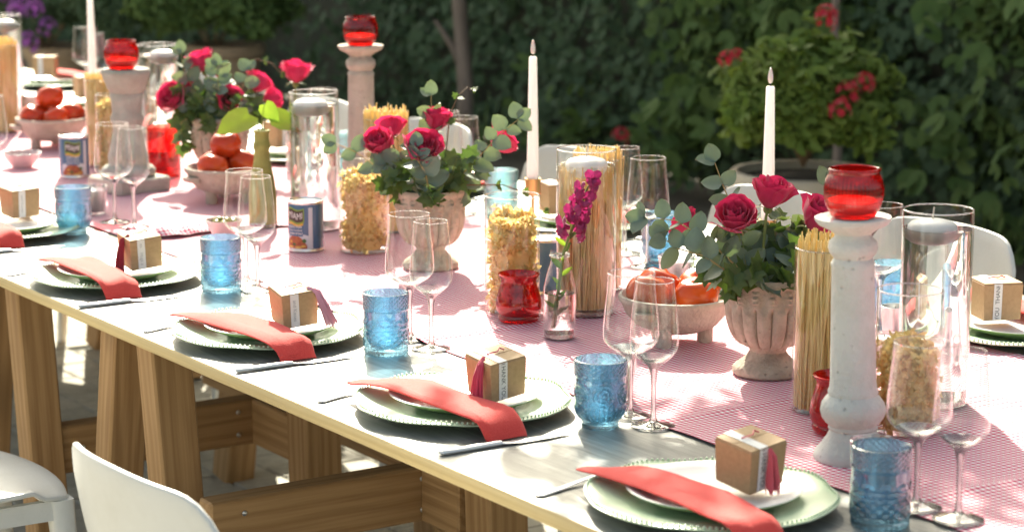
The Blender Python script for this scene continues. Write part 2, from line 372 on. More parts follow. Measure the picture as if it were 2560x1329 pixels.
def beam(name, p0, p1, wx, wy, parent, rot=0.0):
    """timber of section wx (across X) x wy, its long axis local Z; p0 bottom, p1 top"""
    p0, p1 = V(p0), V(p1); d = p1 - p0; L = d.length; z = d.normalized()
    x = V((1, 0, 0)); x = (x - z * x.dot(z)); x = x.normalized() if x.length > .1 else V((0, 1, 0)); y = z.cross(x)
    q = .004; rings = []
    for (zz, i) in ((0, q), (q, 0), (L * .33, 0), (L * .66, 0), (L - q, 0), (L, q)):
        a, c = wx / 2 - i, wy / 2 - i
        j = lambda k: .0008 * mn.noise((k + zz * 9, wx * 90, zz * 3))
        rings.append([(-a + q + j(1), -c, zz), (a - q, -c + j(2), zz), (a, -c + q, zz), (a, c - q, zz), (a - q, c, zz), (-a + q, c + j(3), zz), (-a, c - q, zz), (-a, -c + q, zz)])
    o = O(name, B().loft(rings).mesh(name, False), M['pine'], parent)
    mt = Mx((x, y, z)).transposed().to_4x4(); mt.translation = p0 - parent.location
    o.matrix_local = mt
    return o
tr1 = T('trestle', 'pine trestle under the table, left of the splayed pair of posts', 'trestle', (1.95, 4.6, 0), 0, 'pine trestles under the table')
beam('leg', (1.7775, 4.383, G), (1.7775, 4.4765, .726), .075, .066, tr1)
beam('leg', (1.7775, 4.80, G), (1.7775, 4.64, .726), .075, .066, tr1)
beam('crosspiece', (1.80, 4.435, .350), (2.30, 4.435, .350), .05, .10, tr1)
beam('rail', (2.275, 4.41, .350), (2.275, 4.24, .350), .045, .10, tr1)
beam('leg', (2.29, 4.185, G), (2.29, 4.21, .726), .085, .085, tr1)
beam('top_beam', (1.7, 4.66, .682), (2.4, 4.66, .682), .06, .086, tr1)
tr2 = T('trestle', 'pine trestle with two splayed posts showing under the table edge', 'trestle', (1.95, 3.7, 0), 0, 'pine trestles under the table')
beam('leg', (1.7775, 4.120, G), (1.7775, 3.9825, .726), .075, .066, tr2)
beam('leg', (1.7800, 3.729, G), (1.7800, 3.836, .726), .080, .068, tr2)
beam('crosspiece', (1.755, 3.625, .395), (2.235, 3.625, .395), .05, .105, tr2)
beam('rail', (2.21, 3.60, .395), (2.21, 3.47, .395), .045, .105, tr2)
beam('leg', (2.24, 3.40, G), (2.24, 3.44, .726), .085, .085, tr2)
SCR = B().lathe([(0, .0022), (.003, .0022), (.0048, .0012), (.0052, 0)], 12).mesh('screw', True)
for tr_, pts in ((tr1, ((2.22, 4.4085, .375), (2.22, 4.4085, .325), (1.86, 4.4085, .352))), (tr2, ((2.19, 3.5985, .425), (2.19, 3.5985, .365), (1.82, 3.5985, .42), (1.82, 3.5985, .37)))):
    for p_ in pts: O('screw', SCR, M['tin'], tr_, V(p_) - tr_.location, (rad(90), 0, 0))
tr3 = T('trestle', 'pine trestle at the back with a square foot on the pavers', 'trestle', (2.56, 5.0, 0), 0, 'pine trestles under the table')
beam('leg', (2.635, 5.27, G), (2.635, 5.20, .300), .082, .082, tr3)
beam('rail', (2.56, 5.24, .272), (2.56, 4.25, .272), .045, .09, tr3)
beam('leg', (2.64, 4.25, G), (2.64, 4.32, .726), .09, .09, tr3)
beam('leg', (2.635, 5.20, .30), (2.635, 5.10, .726), .09, .09, tr3)
for y in (6.6, 8.3):
    t_ = T('trestle', 'pine trestle far along the table' if y < 7 else 'pine trestle at the far end of the table', 'trestle', (2.2, y, 0), 0, 'pine trestles under the table')
    for x in (1.81, 3.0):
        for s in (-1, 1): beam('leg', (x, y + s * .28, G), (x, y + s * .08, .726), .12, .09, t_)
    beam('crosspiece', (1.8, y, .40), (3.0, y, .40), .045, .10, t_)

# ------------------------------------------------------------------ runner cloths
def cloth(name, x0, x1, y0, y1, base, label, crumple=None, seed=0):
    nx, ny = 90, int((y1 - y0) / .012); b = B(); uv = []
    rows = []
    for j in range(ny + 1):
        v = j / ny; row = []
        for i in range(nx + 1):
            u = i / nx; x = x0 + (x1 - x0) * u; y = y0 + (y1 - y0) * v
            z = base + .0012 * (1 + mn.noise((x * 5, y * 3, seed))) * .6 + .0055 * max(0, mn.noise((x * 9 + y * 4, y * 2.5, seed + 4))) ** 1.2 + .0030 * max(0, mn.noise((x * 3 - y * 7, y * 1.2, seed + 14)) - .05) ** .8
            for yf_, a_ in ((2.18, 1.), (2.72, .7), (3.36, 1.), (3.95, .6), (4.9, .8), (5.6, .7)): z += .0032 * a_ * math.exp(-((y - yf_ - .05 * mn.noise((x * 3, yf_, 1))) / .013) ** 2)
            ex = min(u, 1 - u) * (x1 - x0); xx = x + (.004 * mn.noise((y * 7, seed, 1)) if ex < .04 else 0); yy = y
            if crumple:
                d = y - y0; k = math.exp(-((d - .03) / .028) ** 2) * max(0, 1 - (x - x0) / .50)
                z += k * (.020 + .020 * mn.noise((x * 26, d * 50, 3)))
                yy += (.030 * mn.noise((x * 11, 2, 7)) - .05 * (x - x0 - .2)) * math.exp(-d / .12) + k * .012 * mn.noise((x * 30, d * 30, 9))
            row.append((xx, yy, z)); uv.append((x + .0015 * mn.noise((x * 6, y * 5, 2)), y + .002 * mn.noise((x * 5, y * 6, 8))))
        rows.append(row)
    b.grid(rows); m = b.mesh(name, True, 80)
    ul = m.uv_layers.new(name='UVMap')
    for l in m.loops: ul.data[l.index].uv = uv[l.vertex_index]
    o = O(name, m, M['gingham'])
    tag(o, label, 'table runner', 'gingham runners along the table')
    return o
cloth('gingham_runner', 2.045, 2.83, 1.3, 4.62, TZ + .0012, 'red and white gingham runner on the near half of the table', seed=3)
cloth('gingham_runner', 2.045, 2.83, 4.52, 9.0, TZ + .0035, 'red and white gingham runner with crumpled edge, far half of table', crumple=True, seed=9)

# ------------------------------------------------------------------ place settings
def charger_mesh():
    def mod(r, z, t):
        if r < .12: return r, z
        k = (r - .12) / .045
        return r * (1 + k * (.030 * abs(cos(4 * t)) ** 1.6 - .018)), z + k * .0015 * cos(8 * t)
    pr = [(0, .009), (.06, .009), (.098, .0095), (.106, .0125), (.125, .016), (.145, .0185), (.163, .0205), (.167, .0195), (.1665, .0175), (.15, .0145), (.12, .0105), (.1, .004), (.095, 0), (.088, .0), (.086, .004), (0, .004)]
    return B().lathe(pr, 96, mod).mesh('charger_body', True, 50)
def bead_mesh():
    b = B()
    for k in range(132):
        t = 2 * pi * k / 132; r = .163 * (1 + (.030 * abs(cos(4 * t)) ** 1.6 - .018))
        b.ball((r * cos(t), r * sin(t), .0222 + .0015 * cos(8 * t)), .0020, 6, 4)
    return b.mesh('bead_trim')
CH, BE = charger_mesh(), bead_mesh()
PT = B().lathe([(0, .008), (.07, .0085), (.085, .011), (.100, .0165), (.1145, .0215), (.1165, .0212), (.1160, .0196)], 64).mesh('plate_top', True, 50)
PU = B().lathe([(.1160, .0196), (.112, .0165), (.095, .009), (.078, .003), (.072, 0), (.066, 0), (.064, .003), (0, .003)], 64).mesh('plate_underside', True, 50)
def napkin_mesh(seed):
    # centre line along -Y, in the frame of the plate: (y, z)
    path = [(.135, .0275), (.125, .029), (.10, .034), (.06, .0375), (.02, .0385), (-.02, .0385), (-.06, .0385), (-.10, .037), (-.13, .0355), (-.155, .0345), (-.170, .031), (-.180, .023), (-.187, .012), (-.191, .0045)]
    rings = []; W = .047; n = 26
    for i, (y, z) in enumerate(path):
        a = path[max(0, i - 1)]; c = path[min(len(path) - 1, i + 1)]
        ty, tz = c[0] - a[0], c[1] - a[1]; L = sqrt(ty * ty + tz * tz); ny, nz = -tz / L, ty / L
        if nz < 0: ny, nz = -ny, -nz
        if i >= len(path) - 4: ny, nz = (-abs(tz) / L, abs(ty) / L)
        k = i / (len(path) - 1); wv = W * (1 - .26 * k) + .003 * mn.noise((k * 5, seed, 0)); r = []
        if i == 0: wv *= .93
        xo = -.058 + .010 * (k - .5) + .002 * mn.noise((k * 3, seed, 8))
        for q in range(n):
            t = 2 * pi * q / n; u = (abs(cos(t)) ** .55) * (1 if cos(t) > 0 else -1); hh = (abs(sin(t)) ** .8) * (1 if sin(t) > 0 else -1)
            th = .0034 + .0012 * mn.noise((u * 2 + seed, k * 5, 1)) 
            dz = .0055 * mn.noise((u * 1.6, k * 4.5, seed)) * (1 if .05 < k < .8 else .4) + .0022 * max(0, 1 - abs(u - .45 + .5 * (k - .5) * (1 if seed % 2 else -1)) / .10)
            px, off = xo + u * wv, hh * th + dz
            sk = .030 * (-u) * max(0, 1 - k * 3) * -1
            r.append((px, y + ny * off - sk, z + nz * off - max(0, abs(u) - .7) * .006))
        rings.append(r)
    main = B().loft(rings).mesh('napkin', True, 75)
    top = []                                     # the folded-over layer lying on it, its edge running down the middle
    for i, r in enumerate(rings[:-1]):
        k = i / (len(rings) - 1); A, Bq = V(r[0]), V(r[n // 2]); mid = [V(r[n // 4])]
        e = .46 + .10 * mn.noise((k * 4, seed, 21)) - .25 * k * (seed % 2); nn = 16; ring = []
        ax = (Bq - A); up_ = (V(r[n // 4]) - V(r[3 * n // 4])).normalized()
        for q in range(nn):
            t = 2 * pi * q / nn; u = (abs(cos(t)) ** .6) * (1 if cos(t) > 0 else -1); hh = sin(t)
            f = .985 - (u * .5 + .5) * e
            ii = f * n / 2; i0 = int(ii); fr = ii - i0
            base_ = V(r[min(i0, n // 2)]).lerp(V(r[min(i0 + 1, n // 2)]), fr)
            ring.append(base_ + up_ * (.0012 + .0019 * hh))
        top.append(ring)
    return main, B().loft(top).mesh('folded_layer', True, 75)
def flat_loft(st):
    """st: list of (x, half width, half thickness, z)"""
    rings = []
    for (x, hw, ht, z) in st:
        rings.append([(x, hw * cos(2 * pi * k / 10), z + ht * sin(2 * pi * k / 10)) for k in range(10)])
    return rings
KN = [B().loft(flat_loft([(-.11, .003, .002, .0045), (-.107, .0065, .0038, .0045), (-.07, .0062, .0040, .0045), (-.02, .005, .0040, .0045), (-.008, .0045, .0036, .0045)])).mesh('handle'),
      B().loft(flat_loft([(-.010, .0042, .0030, .0042), (.0, .0062, .0012, .0036), (.02, .0095, .0009, .003), (.07, .0092, .0008, .003), (.10, .006, .0007, .003), (.112, .0008, .0005, .003)])).mesh('blade')]
FK = [B().loft(flat_loft([(-.10, .003, .0013, .0025), (-.096, .0085, .0016, .0025), (-.05, .006, .0016, .003), (.0, .003, .0017, .006), (.03, .004, .0016, .007), (.045, .010, .0014, .005), (.058, .0125, .0012, .0045)])).mesh('handle')]
_t = B()
for y in (-.0100, -.0034, .0034, .0100): _t.loft(flat_loft([(.056, .0019, .0011, .0045), (.085, .0016, .0010, .0040), (.104, .0009, .0008, .0062)]))
FK.append(_t.mesh('tines'))

def text_mesh(body, size, extr=0.0):
    c = bpy.data.curves.new('txt', 'FONT'); c.body = body; c.size = size; c.align_x = 'CENTER'; c.align_y = 'CENTER'; c.resolution_u = 3; c.extrude = extr
    o = bpy.data.objects.new('txt', c); m = bpy.data.meshes.new_from_object(o)
    bpy.data.objects.remove(o); bpy.data.curves.remove(c); return m
def tassel(pts, r0, r1, strands, L, seed):
    b = B(); rnd = random.Random(seed)
    pts = [V(p) for p in pts]
    for k in range(strands):
        a = rnd.uniform(0, 2 * pi); q = sqrt(rnd.random()); P = []
        for i, p in enumerate(pts):
            f = i / (len(pts) - 1); rr = (r0 + (r1 - r0) * f) * q
            P.append(p + V((cos(a) * rr, sin(a) * rr, rnd.uniform(-.001, .001) * (1 + 3 * f))))
        b.tube(P, .0009, 4)
    return b.mesh('tassel', True)
def gift_box(loc, rz, tiltx, tilty, words, ink, thread, tside, label, s=.066, h=.062, far=False):
    t = T('gift_box', label, 'gift box', loc, rz, 'kraft favour boxes on the plates')
    t.rotation_euler = (rad(tiltx), rad(tilty), rz)
    a, c = s / 2, s / 2 * .93; q = .0012
    b = B()
    b.loft([[(-c, -c, 0), (c, -c, 0), (c, c, 0), (-c, c, 0)], [(-a, -a, h - .004), (a, -a, h - .004), (a, a, h - .004), (-a, a, h - .004)], [(-a + q, -a + q, h - .002), (a - q, -a + q, h - .002), (a - q, a - q, h - .002), (-a + q, a - q, h - .002)]])
    O('carton', b.mesh('carton', False), M['kraft'], t)
    b = B(); g_ = .0006
    for y0, y1 in ((-a + .001, -g_), (g_, a - .001)): b.box((0, (y0 + y1) / 2, h - .0012), (s - .002, y1 - y0, .0014))
    O('lid_flap', b.mesh('lid_flap', False), M['kraft'], t)
    bx = -.010; bw = .0078
    b = B()
    def fy(z): return -(c + (a - c) * z / h) - .0009
    zs = [.001 + (h - .0025) * i / 6 for i in range(7)]
    b.grid([[(bx - bw, fy(z), z), (bx + bw, fy(z), z)] for z in zs])
    b.grid([[(bx - bw, y, h + .0002), (bx + bw, y, h + .0002)] for y in (-a - .0005, -a / 2, 0, a / 2, a + .0005)])
    bd = O('paper_band', b.mesh('paper_band', False), M['band'], t)
    m = text_mesh(words, .0115 if ink is not M['ink_light'] else .0100)
    up = 1 if far else -1
    for v in m.vertices:
        x, y = v.co.x, v.co.y
        zz = h * .5 + up * x * .92
        X = bx - up * y * .95
        v.co = (X, fy(min(max(zz, 0), h)) - .0004, zz)
    vs = [tuple(v.co) for v in m.vertices]; fs = [tuple(p.vertices) for p in m.polygons]
    fs = [f for f in fs if all(0.001 < vs[i][2] < h - .002 for i in f)]
    m2 = bpy.data.meshes.new('lettering'); m2.from_pydata(vs, [], fs); m2.update()
    O('lettering', m2, ink, bd)
    O('cord', B().tube([(-.012, .006, h + .001), (-.004, .001, h + .0035), (.006, .003, h + .002), (.014, .009, h + .004), (.019, .004, h + .0015)], .0011, 5).mesh('cord'), thread, t)
    if tside:
        O('tassel', tassel(tside, .0022, .0105, 70, 0, sum(map(ord, label))), thread, t)
    return t

# name of each setting on the near side, used in the labels
NEAR = [  # plate centre, words that find it, box
    (1.853, 2.317, 'nearest plate at the bottom right', (.045, -.022)),
    (1.858, 2.932, 'second plate from the bottom right', (.030, -.048)),
    (1.847, 3.544, 'middle plate of the near row', (.030, -.040)),
    (1.839, 4.165, 'fourth plate up the near row', (.040, -.032)),
    (1.850, 4.780, 'plate cut by the left picture edge', (.060, .050)),
]
BOXES = [
    dict(w='THANK YOU', i='ink', th='thread_coral', ts=[(.000, -.035, .058), (-.002, -.042, .050), (-.002, -.043, .030), (-.001, -.045, .004)], l='kraft box with a coral tassel hanging over its THANK YOU band'),
    dict(w='THANK YOU', i='ink', th='thread_rose', ts=[(-.025, -.004, .064), (-.036, -.012, .058), (-.045, -.016, .038), (-.052, -.020, .004)], l='kraft THANK YOU box with rose red tassel falling off its corner'),
    dict(w='and Kisses', i='ink_light', th='thread_pink', ts=[(.020, -.020, .064), (.032, -.036, .058), (.038, -.046, .036), (.046, -.060, .004)], l='kraft box with pale pink tassel on its right and pale lettering'),
    dict(w='es    Hugs a', i='ink_light', th='thread_red', ts=[(-.022, .0, .064), (-.036, -.002, .056), (-.046, -.010, .030), (-.056, -.026, .000)], l='kraft Hugs box with thick dark red tassel over the napkin'),
    dict(w='and Kisses', i='ink_light', th='thread_rose', ts=None, l='kraft box without tassel cut by the left picture edge'),
]
def setting(i, x, y, who, bo, far=False, rot=0.0):
    sg = -1 if far else 1
    rr = rot + (pi if far else 0)
    jr = RU(-.06, .06)
    P = lambda dx, dy: (x + sg * dx, y + sg * dy)
    c = T('charger_plate', f'sage green beaded charger, {who}', 'charger plate', (x, y, TZ), rr + jr, 'sage green chargers')
    O('plate_body', CH, M['sage'], c); kind(O('bead_trim', BE, M['sage_edge'], c), 'stuff')
    p = T('side_plate', f'white side plate stacked on the {who}', 'plate', (x + sg * .004, y, TZ + .0095), rr, 'white side plates')
    O('plate_top', PT, M['cream'], p); O('plate_underside', PU, M['olive_glaze'], p)
    nmesh, nfold = napkin_mesh(i * 3 + far)
    nm = O('napkin', nmesh, M['napkin'], None, (x, y, TZ), (0, 0, rr + RU(-.09, .07)))
    O('folded_layer', nfold, M['napkin'], nm)
    tag(nm, f'folded coral napkin lying across the {who}', 'napkin', 'coral napkins')
    k = T('table_knife', f'table knife beside the {who}', 'knife', (*P(-.058, -.207), TZ), rr + RU(-.10, -.02), 'table knives')
    for nme, m in zip(('handle', 'blade'), KN): O(nme, m, M['steel'], k)
    f = T('table_fork', f'fork reaching under the edge of the {who}', 'fork', (*P(-.066, .185), TZ), rr + .24 + RU(-.04, .04), 'forks')
    for nme, m in zip(('handle', 'tines'), FK): O(nme, m, M['steel'], f)
for i, (x, y, who, bo) in enumerate(NEAR):
    setting(i, x, y, who, bo)
    d = BOXES[i]
    gift_box((x + bo[0], y + bo[1], TZ + .0335 if i < 4 else TZ + .032), rad((6, 2, -8, -4, 4)[i]), (7, 6, 6, 5, 3)[i], (-5, -6, -5, -5, -2)[i], d['w'], M[d['i']], M[d['th']], d['ts'], d['l'])
FAR = [(2.95, 2.83, 'far plate at the right picture edge'), (2.95, 3.50, 'far plate behind the nearest rose urn'), (2.95, 4.16, 'far plate left of the brass candle holder'),
       (2.95, 4.80, 'far plate behind the middle rose urn'), (2.94, 5.44, 'far plate behind the bright green leaf'), (2.95, 6.10, 'far plate behind the farthest rose urn'),
       (2.96, 6.76, 'far plate behind the tall candle at upper left'), (3.10, 7.43, 'far plate with box at the upper left'), (2.98, 8.15, 'farthest plate at the upper left')]
for i, (x, y, who) in enumerate(FAR):
    setting(i + 7, x, y, who, None, far=True)
    if i < 8:
        wd, ik = [('YOU  THANK', 'ink'), ('and Kisses', 'ink_light'), ('THANK YOU', 'ink'), ('Hugs and', 'ink_light'), ('THANK YOU', 'ink'), ('and Kisses', 'ink_light'), ('Hugs and', 'ink_light'), ('THANK YO', 'ink')][i]
        gift_box((x - .035, y + .04 if i != 0 else y + .035, TZ + .0335), rad((-22, -10, -16, -24, 4, -12, -8, -34)[i]), 0, 0, wd, M[ik], M['thread_coral'], None, f'kraft box on the {who}', s=.072, h=.066, far=True)

# ------------------------------------------------------------------ glasses
def blue_glass_mesh(kindn):
    n = 120; rows = []
    def pat(t, z):
        if kindn == 0:
            if z > .079: return .0016 * (abs(sin(13 * t + z * 420)) + abs(sin(13 * t - z * 420)) - 1.0)
            if .062 < z < .076: return .0
            if .049 < z < .062: return .0017 * (1 if abs(((5 * t / pi) % 1) - .5) * 2 + abs(z - .0555) / .0065 < .85 else 0) 
            if .014 < z < .042: return .0020 * (max(abs(sin(8 * t + z * 260)), abs(sin(8 * t - z * 260))) - .8) * 4 if max(abs(sin(8 * t + z * 260)), abs(sin(8 * t - z * 260))) > .8 else 0
            if z <= .012: return .0009 * cos(30 * t)
        else:
            if z > .080: return .0016 * (abs(sin(11 * t + z * 420)) + abs(sin(11 * t - z * 420)) - 1.0)
            if .036 < z < .072:
                u = (t / (2 * pi) * 6) % 1 - .5; d = sqrt((u * .040) ** 2 + (z - .053) ** 2)
                return .0016 * cos(d * 900) if d < .017 else 0
            if .014 < z < .034: return .0012 * cos(30 * t)
        return 0
    if kindn == 0:
        out = [(.0345, 0), (.0365, .002), (.0370, .006), (.0362, .011), (.0378, .013), (.0378, .043), (.0386, .045), (.0386, .048), (.0376, .050), (.0376, .062), (.0378, .076), (.0392, .0775), (.0392, .079), (.0378, .081), (.0385, .100), (.0380, .104)]
    else:
        out = [(.0270, 0), (.0285, .003), (.0270, .007), (.0300, .012), (.0350, .020), (.0378, .030), (.0378, .072), (.0372, .077), (.0388, .0785), (.0388, .081), (.0384, .083), (.0392, .098), (.0388, .102)]
    prof = []
    for (a, b_) in zip(out, out[1:]):
        m = max(1, int((b_[1] - a[1]) / .0016))
        for k in range(m): prof.append((a[0] + (b_[0] - a[0]) * k / m, a[1] + (b_[1] - a[1]) * k / m))
    prof.append(out[-1]); top = out[-1]
    return B().lathe([(0, .0005)] + prof, n, lambda r, z, t: (r + pat(t, z), z)).mesh('outer_wall', True, 60), \
        B().lathe([top, (top[0] - .0015, top[1] + .0006), (top[0] - .003, top[1] - .001), (out[-2][0] - .0035, .06), (out[3][0] - .003 if kindn == 0 else .034, .026), (.026, .012), (.012, .0085), (0, .008)], 48).mesh('inner_wall', True, 60)
BG = [blue_glass_mesh(0), blue_glass_mesh(1)]
BL = [(1.985, 2.138, 0, 'nearest blue tumbler, lower right corner', 0), (1.975, 2.736, 1, 'blue tumbler with round rings in front of the white tealight', 0), (1.958, 3.331, 0, 'blue diamond cut tumbler right of the pale pink tassel box', 0),
      (1.966, 3.963, 0, 'blue diamond cut tumbler right of the dark red tassel box', 0), (1.985, 4.712, 1, 'blue ringed tumbler nearest the left picture edge', 0),
      (2.850, 3.060, 0, 'blue tumbler behind the tall stone candlestick on the right', 0), (2.84, 3.73, 1, 'blue tumbler behind the eucalyptus of the nearest urn', 0), (2.89, 4.395, 0, 'pale blue tumbler right of the middle roses', 1), (2.92, 5.165, 0, 'pale blue tumbler behind the spaghetti jar on the far side', 1)]
for (x, y, k, lb, pale) in BL:
    t = T('blue_tumbler', lb, 'tumbler', (x, y, TZ + .0005), RU(0, 6), 'blue pressed glass tumblers')
    mm = M['glass_blue_pale' if pale else 'glass_blue']
    for nme, ms in zip(('outer_wall', 'inner_wall'), BG[k]):
        if pale: ms = ms.copy(); ms.materials.clear()
        O(nme, ms, mm, t)
def wine_meshes(w):
    # w: 0 narrow, 1 wide
    R, rim = ((.0365, .0285), (.0425, .0355))[w]
    pr = [(0.004, .094), (.010, .0955), (.020, .101), (R * .78, .109), (R * .96, .118), (R, .128), (R * .985, .145), (R * .93, .17), (R * .86, .195), (rim, .221)]
    bowl = B().lathe(pr, 48).mesh('bowl', True, 80)
    rimm = B().lathe([(rim + .0007 * cos(q * pi / 3), .221 + .0007 * sin(q * pi / 3)) for q in range(7)], 48).mesh('rim', True, 80)
    stem = B().lathe([(0, .0985), (.008, .0985), (.017, .1015), (R * .70, .1075), (.018, .0995), (.0105, .0935), (.0075, .089), (.0048, .078), (.0038, .06), (.0036, .03), (.0045, .014), (.0075, .008), (0, .0075)], 20).mesh('stem', True, 80)
    foot = B().lathe([(0, .0085), (.006, .0085), (.014, .0052), (.026, .003), (.033, .0022), (.0335, .0012), (.033, 0), (0, 0)], 48).mesh('foot', True, 60)
    return (('bowl', bowl, 'glass'), ('rim', rimm, 'glass_rim'), ('stem', stem, 'glass_solid'), ('foot', foot, 'glass_solid'))
WG = [wine_meshes(0), wine_meshes(1)]
WN = [(2.075, 2.089, 0, 'slim wine glass nearest the right bottom corner'), (2.067, 2.158, 1, 'wide wine glass in front of the short pasta jar'),
      (2.039, 2.690, 0, 'slim wine glass in front of the bowl of orange tomatoes'), (2.045, 2.756, 1, 'wide wine glass behind the blue tumbler with round rings'),
      (2.036, 3.312, 0, 'slim wine glass in front of the middle urn'), (2.043, 3.394, 1, 'wide wine glass touching the middle urn at its left'),
      (2.022, 3.921, 0, 'slim wine glass in front of the olive dish'), (2.040, 4.003, 1, 'wide wine glass in front of the three red tomatoes'),
      (2.117, 4.688, 0, 'slim wine glass in front of the square based candlestick'), (2.108, 4.771, 1, 'wide wine glass in front of the square based candlestick'),
      (2.080, 5.42, 0, 'slim wine glass at the left picture edge'), (2.06, 5.50, 1, 'wide wine glass cut by the left picture edge'),
      (2.770, 3.000, 1, 'wide wine glass behind the tall right candlestick'), (2.777, 3.690, 1, 'front wine glass right of the spaghetti vase'), (2.828, 3.835, 0, 'rear wine glass right of the spaghetti vase'),
      (2.815, 4.440, 1, 'wide wine glass behind the middle rose urn'), (2.859, 4.575, 0, 'slim wine glass behind the topmost middle rose'), (2.840, 5.135, 1, 'wide wine glass behind the water vase with green leaf'),
      (2.966, 6.103, 0, 'slim wine glass behind the farthest urn'), (3.06, 7.116, 1, 'wide wine glass left of the upper left tall candle'), (2.996, 6.898, 0, 'slim wine glass beside the upper left tall candle')]
for (x, y, k, lb) in WN:
    t = T('wine_glass', lb, 'wine glass', (x, y, TZ + (.004 if 2.045 < x < 2.83 else .0004)), 0, 'empty wine glasses')
    for nme, ms, mt in WG[k]: O(nme, ms, M[mt], t)

# ------------------------------------------------------------------ candles and tealights
def tealight(x, y, lb, h=.065, r=.032, silver=False):
    t = T('tealight_holder', lb, 'tealight', (x, y, TZ + (.004 if 2.045 < x < 2.83 else .0004)), 0, 'tealights in small cups')
    O('cup', B().lathe([(0, 0), (r * .72, 0), (r * .78, .004), (r, h), (r - .0012, h + .0008), (r - .0025, h), (r * .72, .007), (0, .006)], 40).mesh('cup', True, 50), M['tin' if silver else 'glass_solid'] if silver else M['glass_rim'], t)
    O('wax', B().lathe([(0, .0075), (r * .70, .0075), (r * .955 - .0025, h * .86), (r * .90 - .0025, h * .885), (0, h * .88)], 36).mesh('wax', True, 50), M['wax'], t)
    O('wick', B().tube([(0, 0, h * .87), (.001, 0, h * .98)], .0009, 5).mesh('wick'), M['wick'], t)
tealight(2.088, 2.85, 'white tealight behind the blue tumbler with rings')
tealight(2.085, 2.262, 'white tealight behind the nearest blue tumbler')
tealight(2.115, 4.90, 'tealight behind the ringed blue tumbler at the left')
tealight(2.699, 3.493, 'frosted tealight cup left of the nearest urn', .062, .036)
tealight(2.608, 2.812, 'low tealight behind the stone candlestick on the right', .045, .024)
tealight(2.713, 2.90, 'silver tealight cup seen through the short pasta jar', .065, .024, True)
tealight(2.745, 4.171, 'slim tealight seen through the middle pasta jar', .065, .021)
def taper(x, y, h, z0, lb, hold=True):
    t = T('taper_candle', lb, 'candle', (x, y, TZ + .004 + z0), 0, 'tall white taper candles')
    O('wax_stick', B().lathe([(0, 0), (.0125, 0), (.0122, h * .2), (.0082, h - .004), (.0070, h - .001), (0, h)], 24).mesh('wax_stick', True, 60), M['wax'], t)
    O('wick', B().tube([(0, 0, h - .001), (0, 0, h + .006)], .0016, 6).mesh('wick'), M['wick'], t)
    O('flame', B().lathe([(0, h + .004), (.0035, h + .006), (.0052, h + .012), (.0050, h + .019), (.0030, h + .029), (0, h + .036)], 16).mesh('flame', True, 80), M['flame'], t)
    s = T('candle_holder', lb.replace('tall white taper candle', 'slim brass holder of the candle'), 'candle holder', (x, y, TZ + .004), 0, 'brass candle holders')
    z = z0 - .004
    O('base', B().lathe([(0, 0), (.040, 0), (.041, .003), (.036, .006), (.006, .009), (0, .009)], 36).mesh('base', True, 50), M['brass'], s)
    O('stem', B().tube([(0, 0, .008), (0, 0, z - .028)], .0036, 12).mesh('stem'), M['brass'], s)
    O('socket', B().lathe([(0, z - .03), (.0165, z - .03), (.0168, z - .028), (.0168, z + .006), (.0150, z + .006), (.0145, z), (0, z)], 28).mesh('socket', True, 50), M['brass'], s)
taper(2.770, 4.089, .262, .128, 'tall white taper candle in the middle of the picture')
taper(2.851, 3.407, .258, .128, 'tall white taper candle behind the nearest roses')
taper(2.650, 6.12, .262, .128, 'tall white taper candle at the upper left')
def vase(x, y, lb, h=.30, r=.054, wl=.272, cx=0, cyy=0, spag=0):
    t = T('water_vase', lb, 'glass vase', (x, y, TZ + .004), 0, 'tall cylinder vases with floating candles')
    O('wall', B().lathe([(0, .001), (r - .002, .001), (r, .003), (r, h)], 64).mesh('wall', True, 50), M['glass'], t)
    O('rim', B().lathe([(r - .0012 + .0013 * cos(q * pi / 3), h + .0013 * sin(q * pi / 3)) for q in range(7)], 64).mesh('rim', True, 80), M['glass_rim'], t)
    O('base', B().lathe([(0, .002), (r - .003, .002), (r - .003, .010), (0, .010)], 48).mesh('base', True, 50), M['glass_solid'], t)
    O('water', B().lathe([(0, .011), (r - .0025, .011), (r - .0025, wl), (r - .005, wl - .001), (0, wl - .001)], 64).mesh('water', True, 50), M['water_thin' if spag else 'water'], t)
    if spag:
        b = B()
        for k in range(spag):
            a = RU(0, 2 * pi); q = .046 * (1 - .3 * random.random() ** 2 if k % 4 else RU(.1, .9)); a2 = a + RU(-.4, .4); q2 = min(.049, q * RU(.9, 1.15))
            b.tube([(q * cos(a), q * sin(a), .013), (q2 * cos(a2), q2 * sin(a2), (.262 if q2 > .042 else .222) + RU(-.012, .012))], .0011, 4)
        kind(O('spaghetti', b.mesh('spaghetti'), M['spag'], t), 'stuff')
        O('spaghetti_core', B().lathe([(0, .013), (.036, .013), (.036, .205), (0, .21)], 24).mesh('spaghetti_core'), M['spag_core'], t)
    c = T('floating_candle', 'white floating candle in the ' + lb.replace('tall ', '').replace('cylinder ', ''), 'candle', (x + cx, y + cyy, TZ + .004 + wl - .024), 0, 'floating candles'); c.scale = (1.14, 1.14, 1.05)
    O('wax_disc', B().lathe([(0, 0), (.018, .001), (.027, .006), (.032, .014), (.0335, .022), (.0325, .027), (.028, .0315), (.016, .035), (0, .0362)], 36).mesh('wax_disc', True, 60), M['wax'], c)
    O('wick', B().tube([(0, 0, .034), (.001, 0, .045), (.003, .001, .053)], .0012, 5).mesh('wick'), M['wick_pale'], c)
vase(2.48, 2.562, 'tall cylinder vase of water at the right', cx=-.008, cyy=.004)
vase(2.42, 3.400, 'tall cylinder vase packed with spaghetti under water', spag=340)
vase(2.446, 4.462, 'tall cylinder vase of water beside the olive green bottle', cx=-.008)
vase(2.631, 5.649, 'tall cylinder vase of water behind the red glass jar', cx=.016, cyy=-.006)
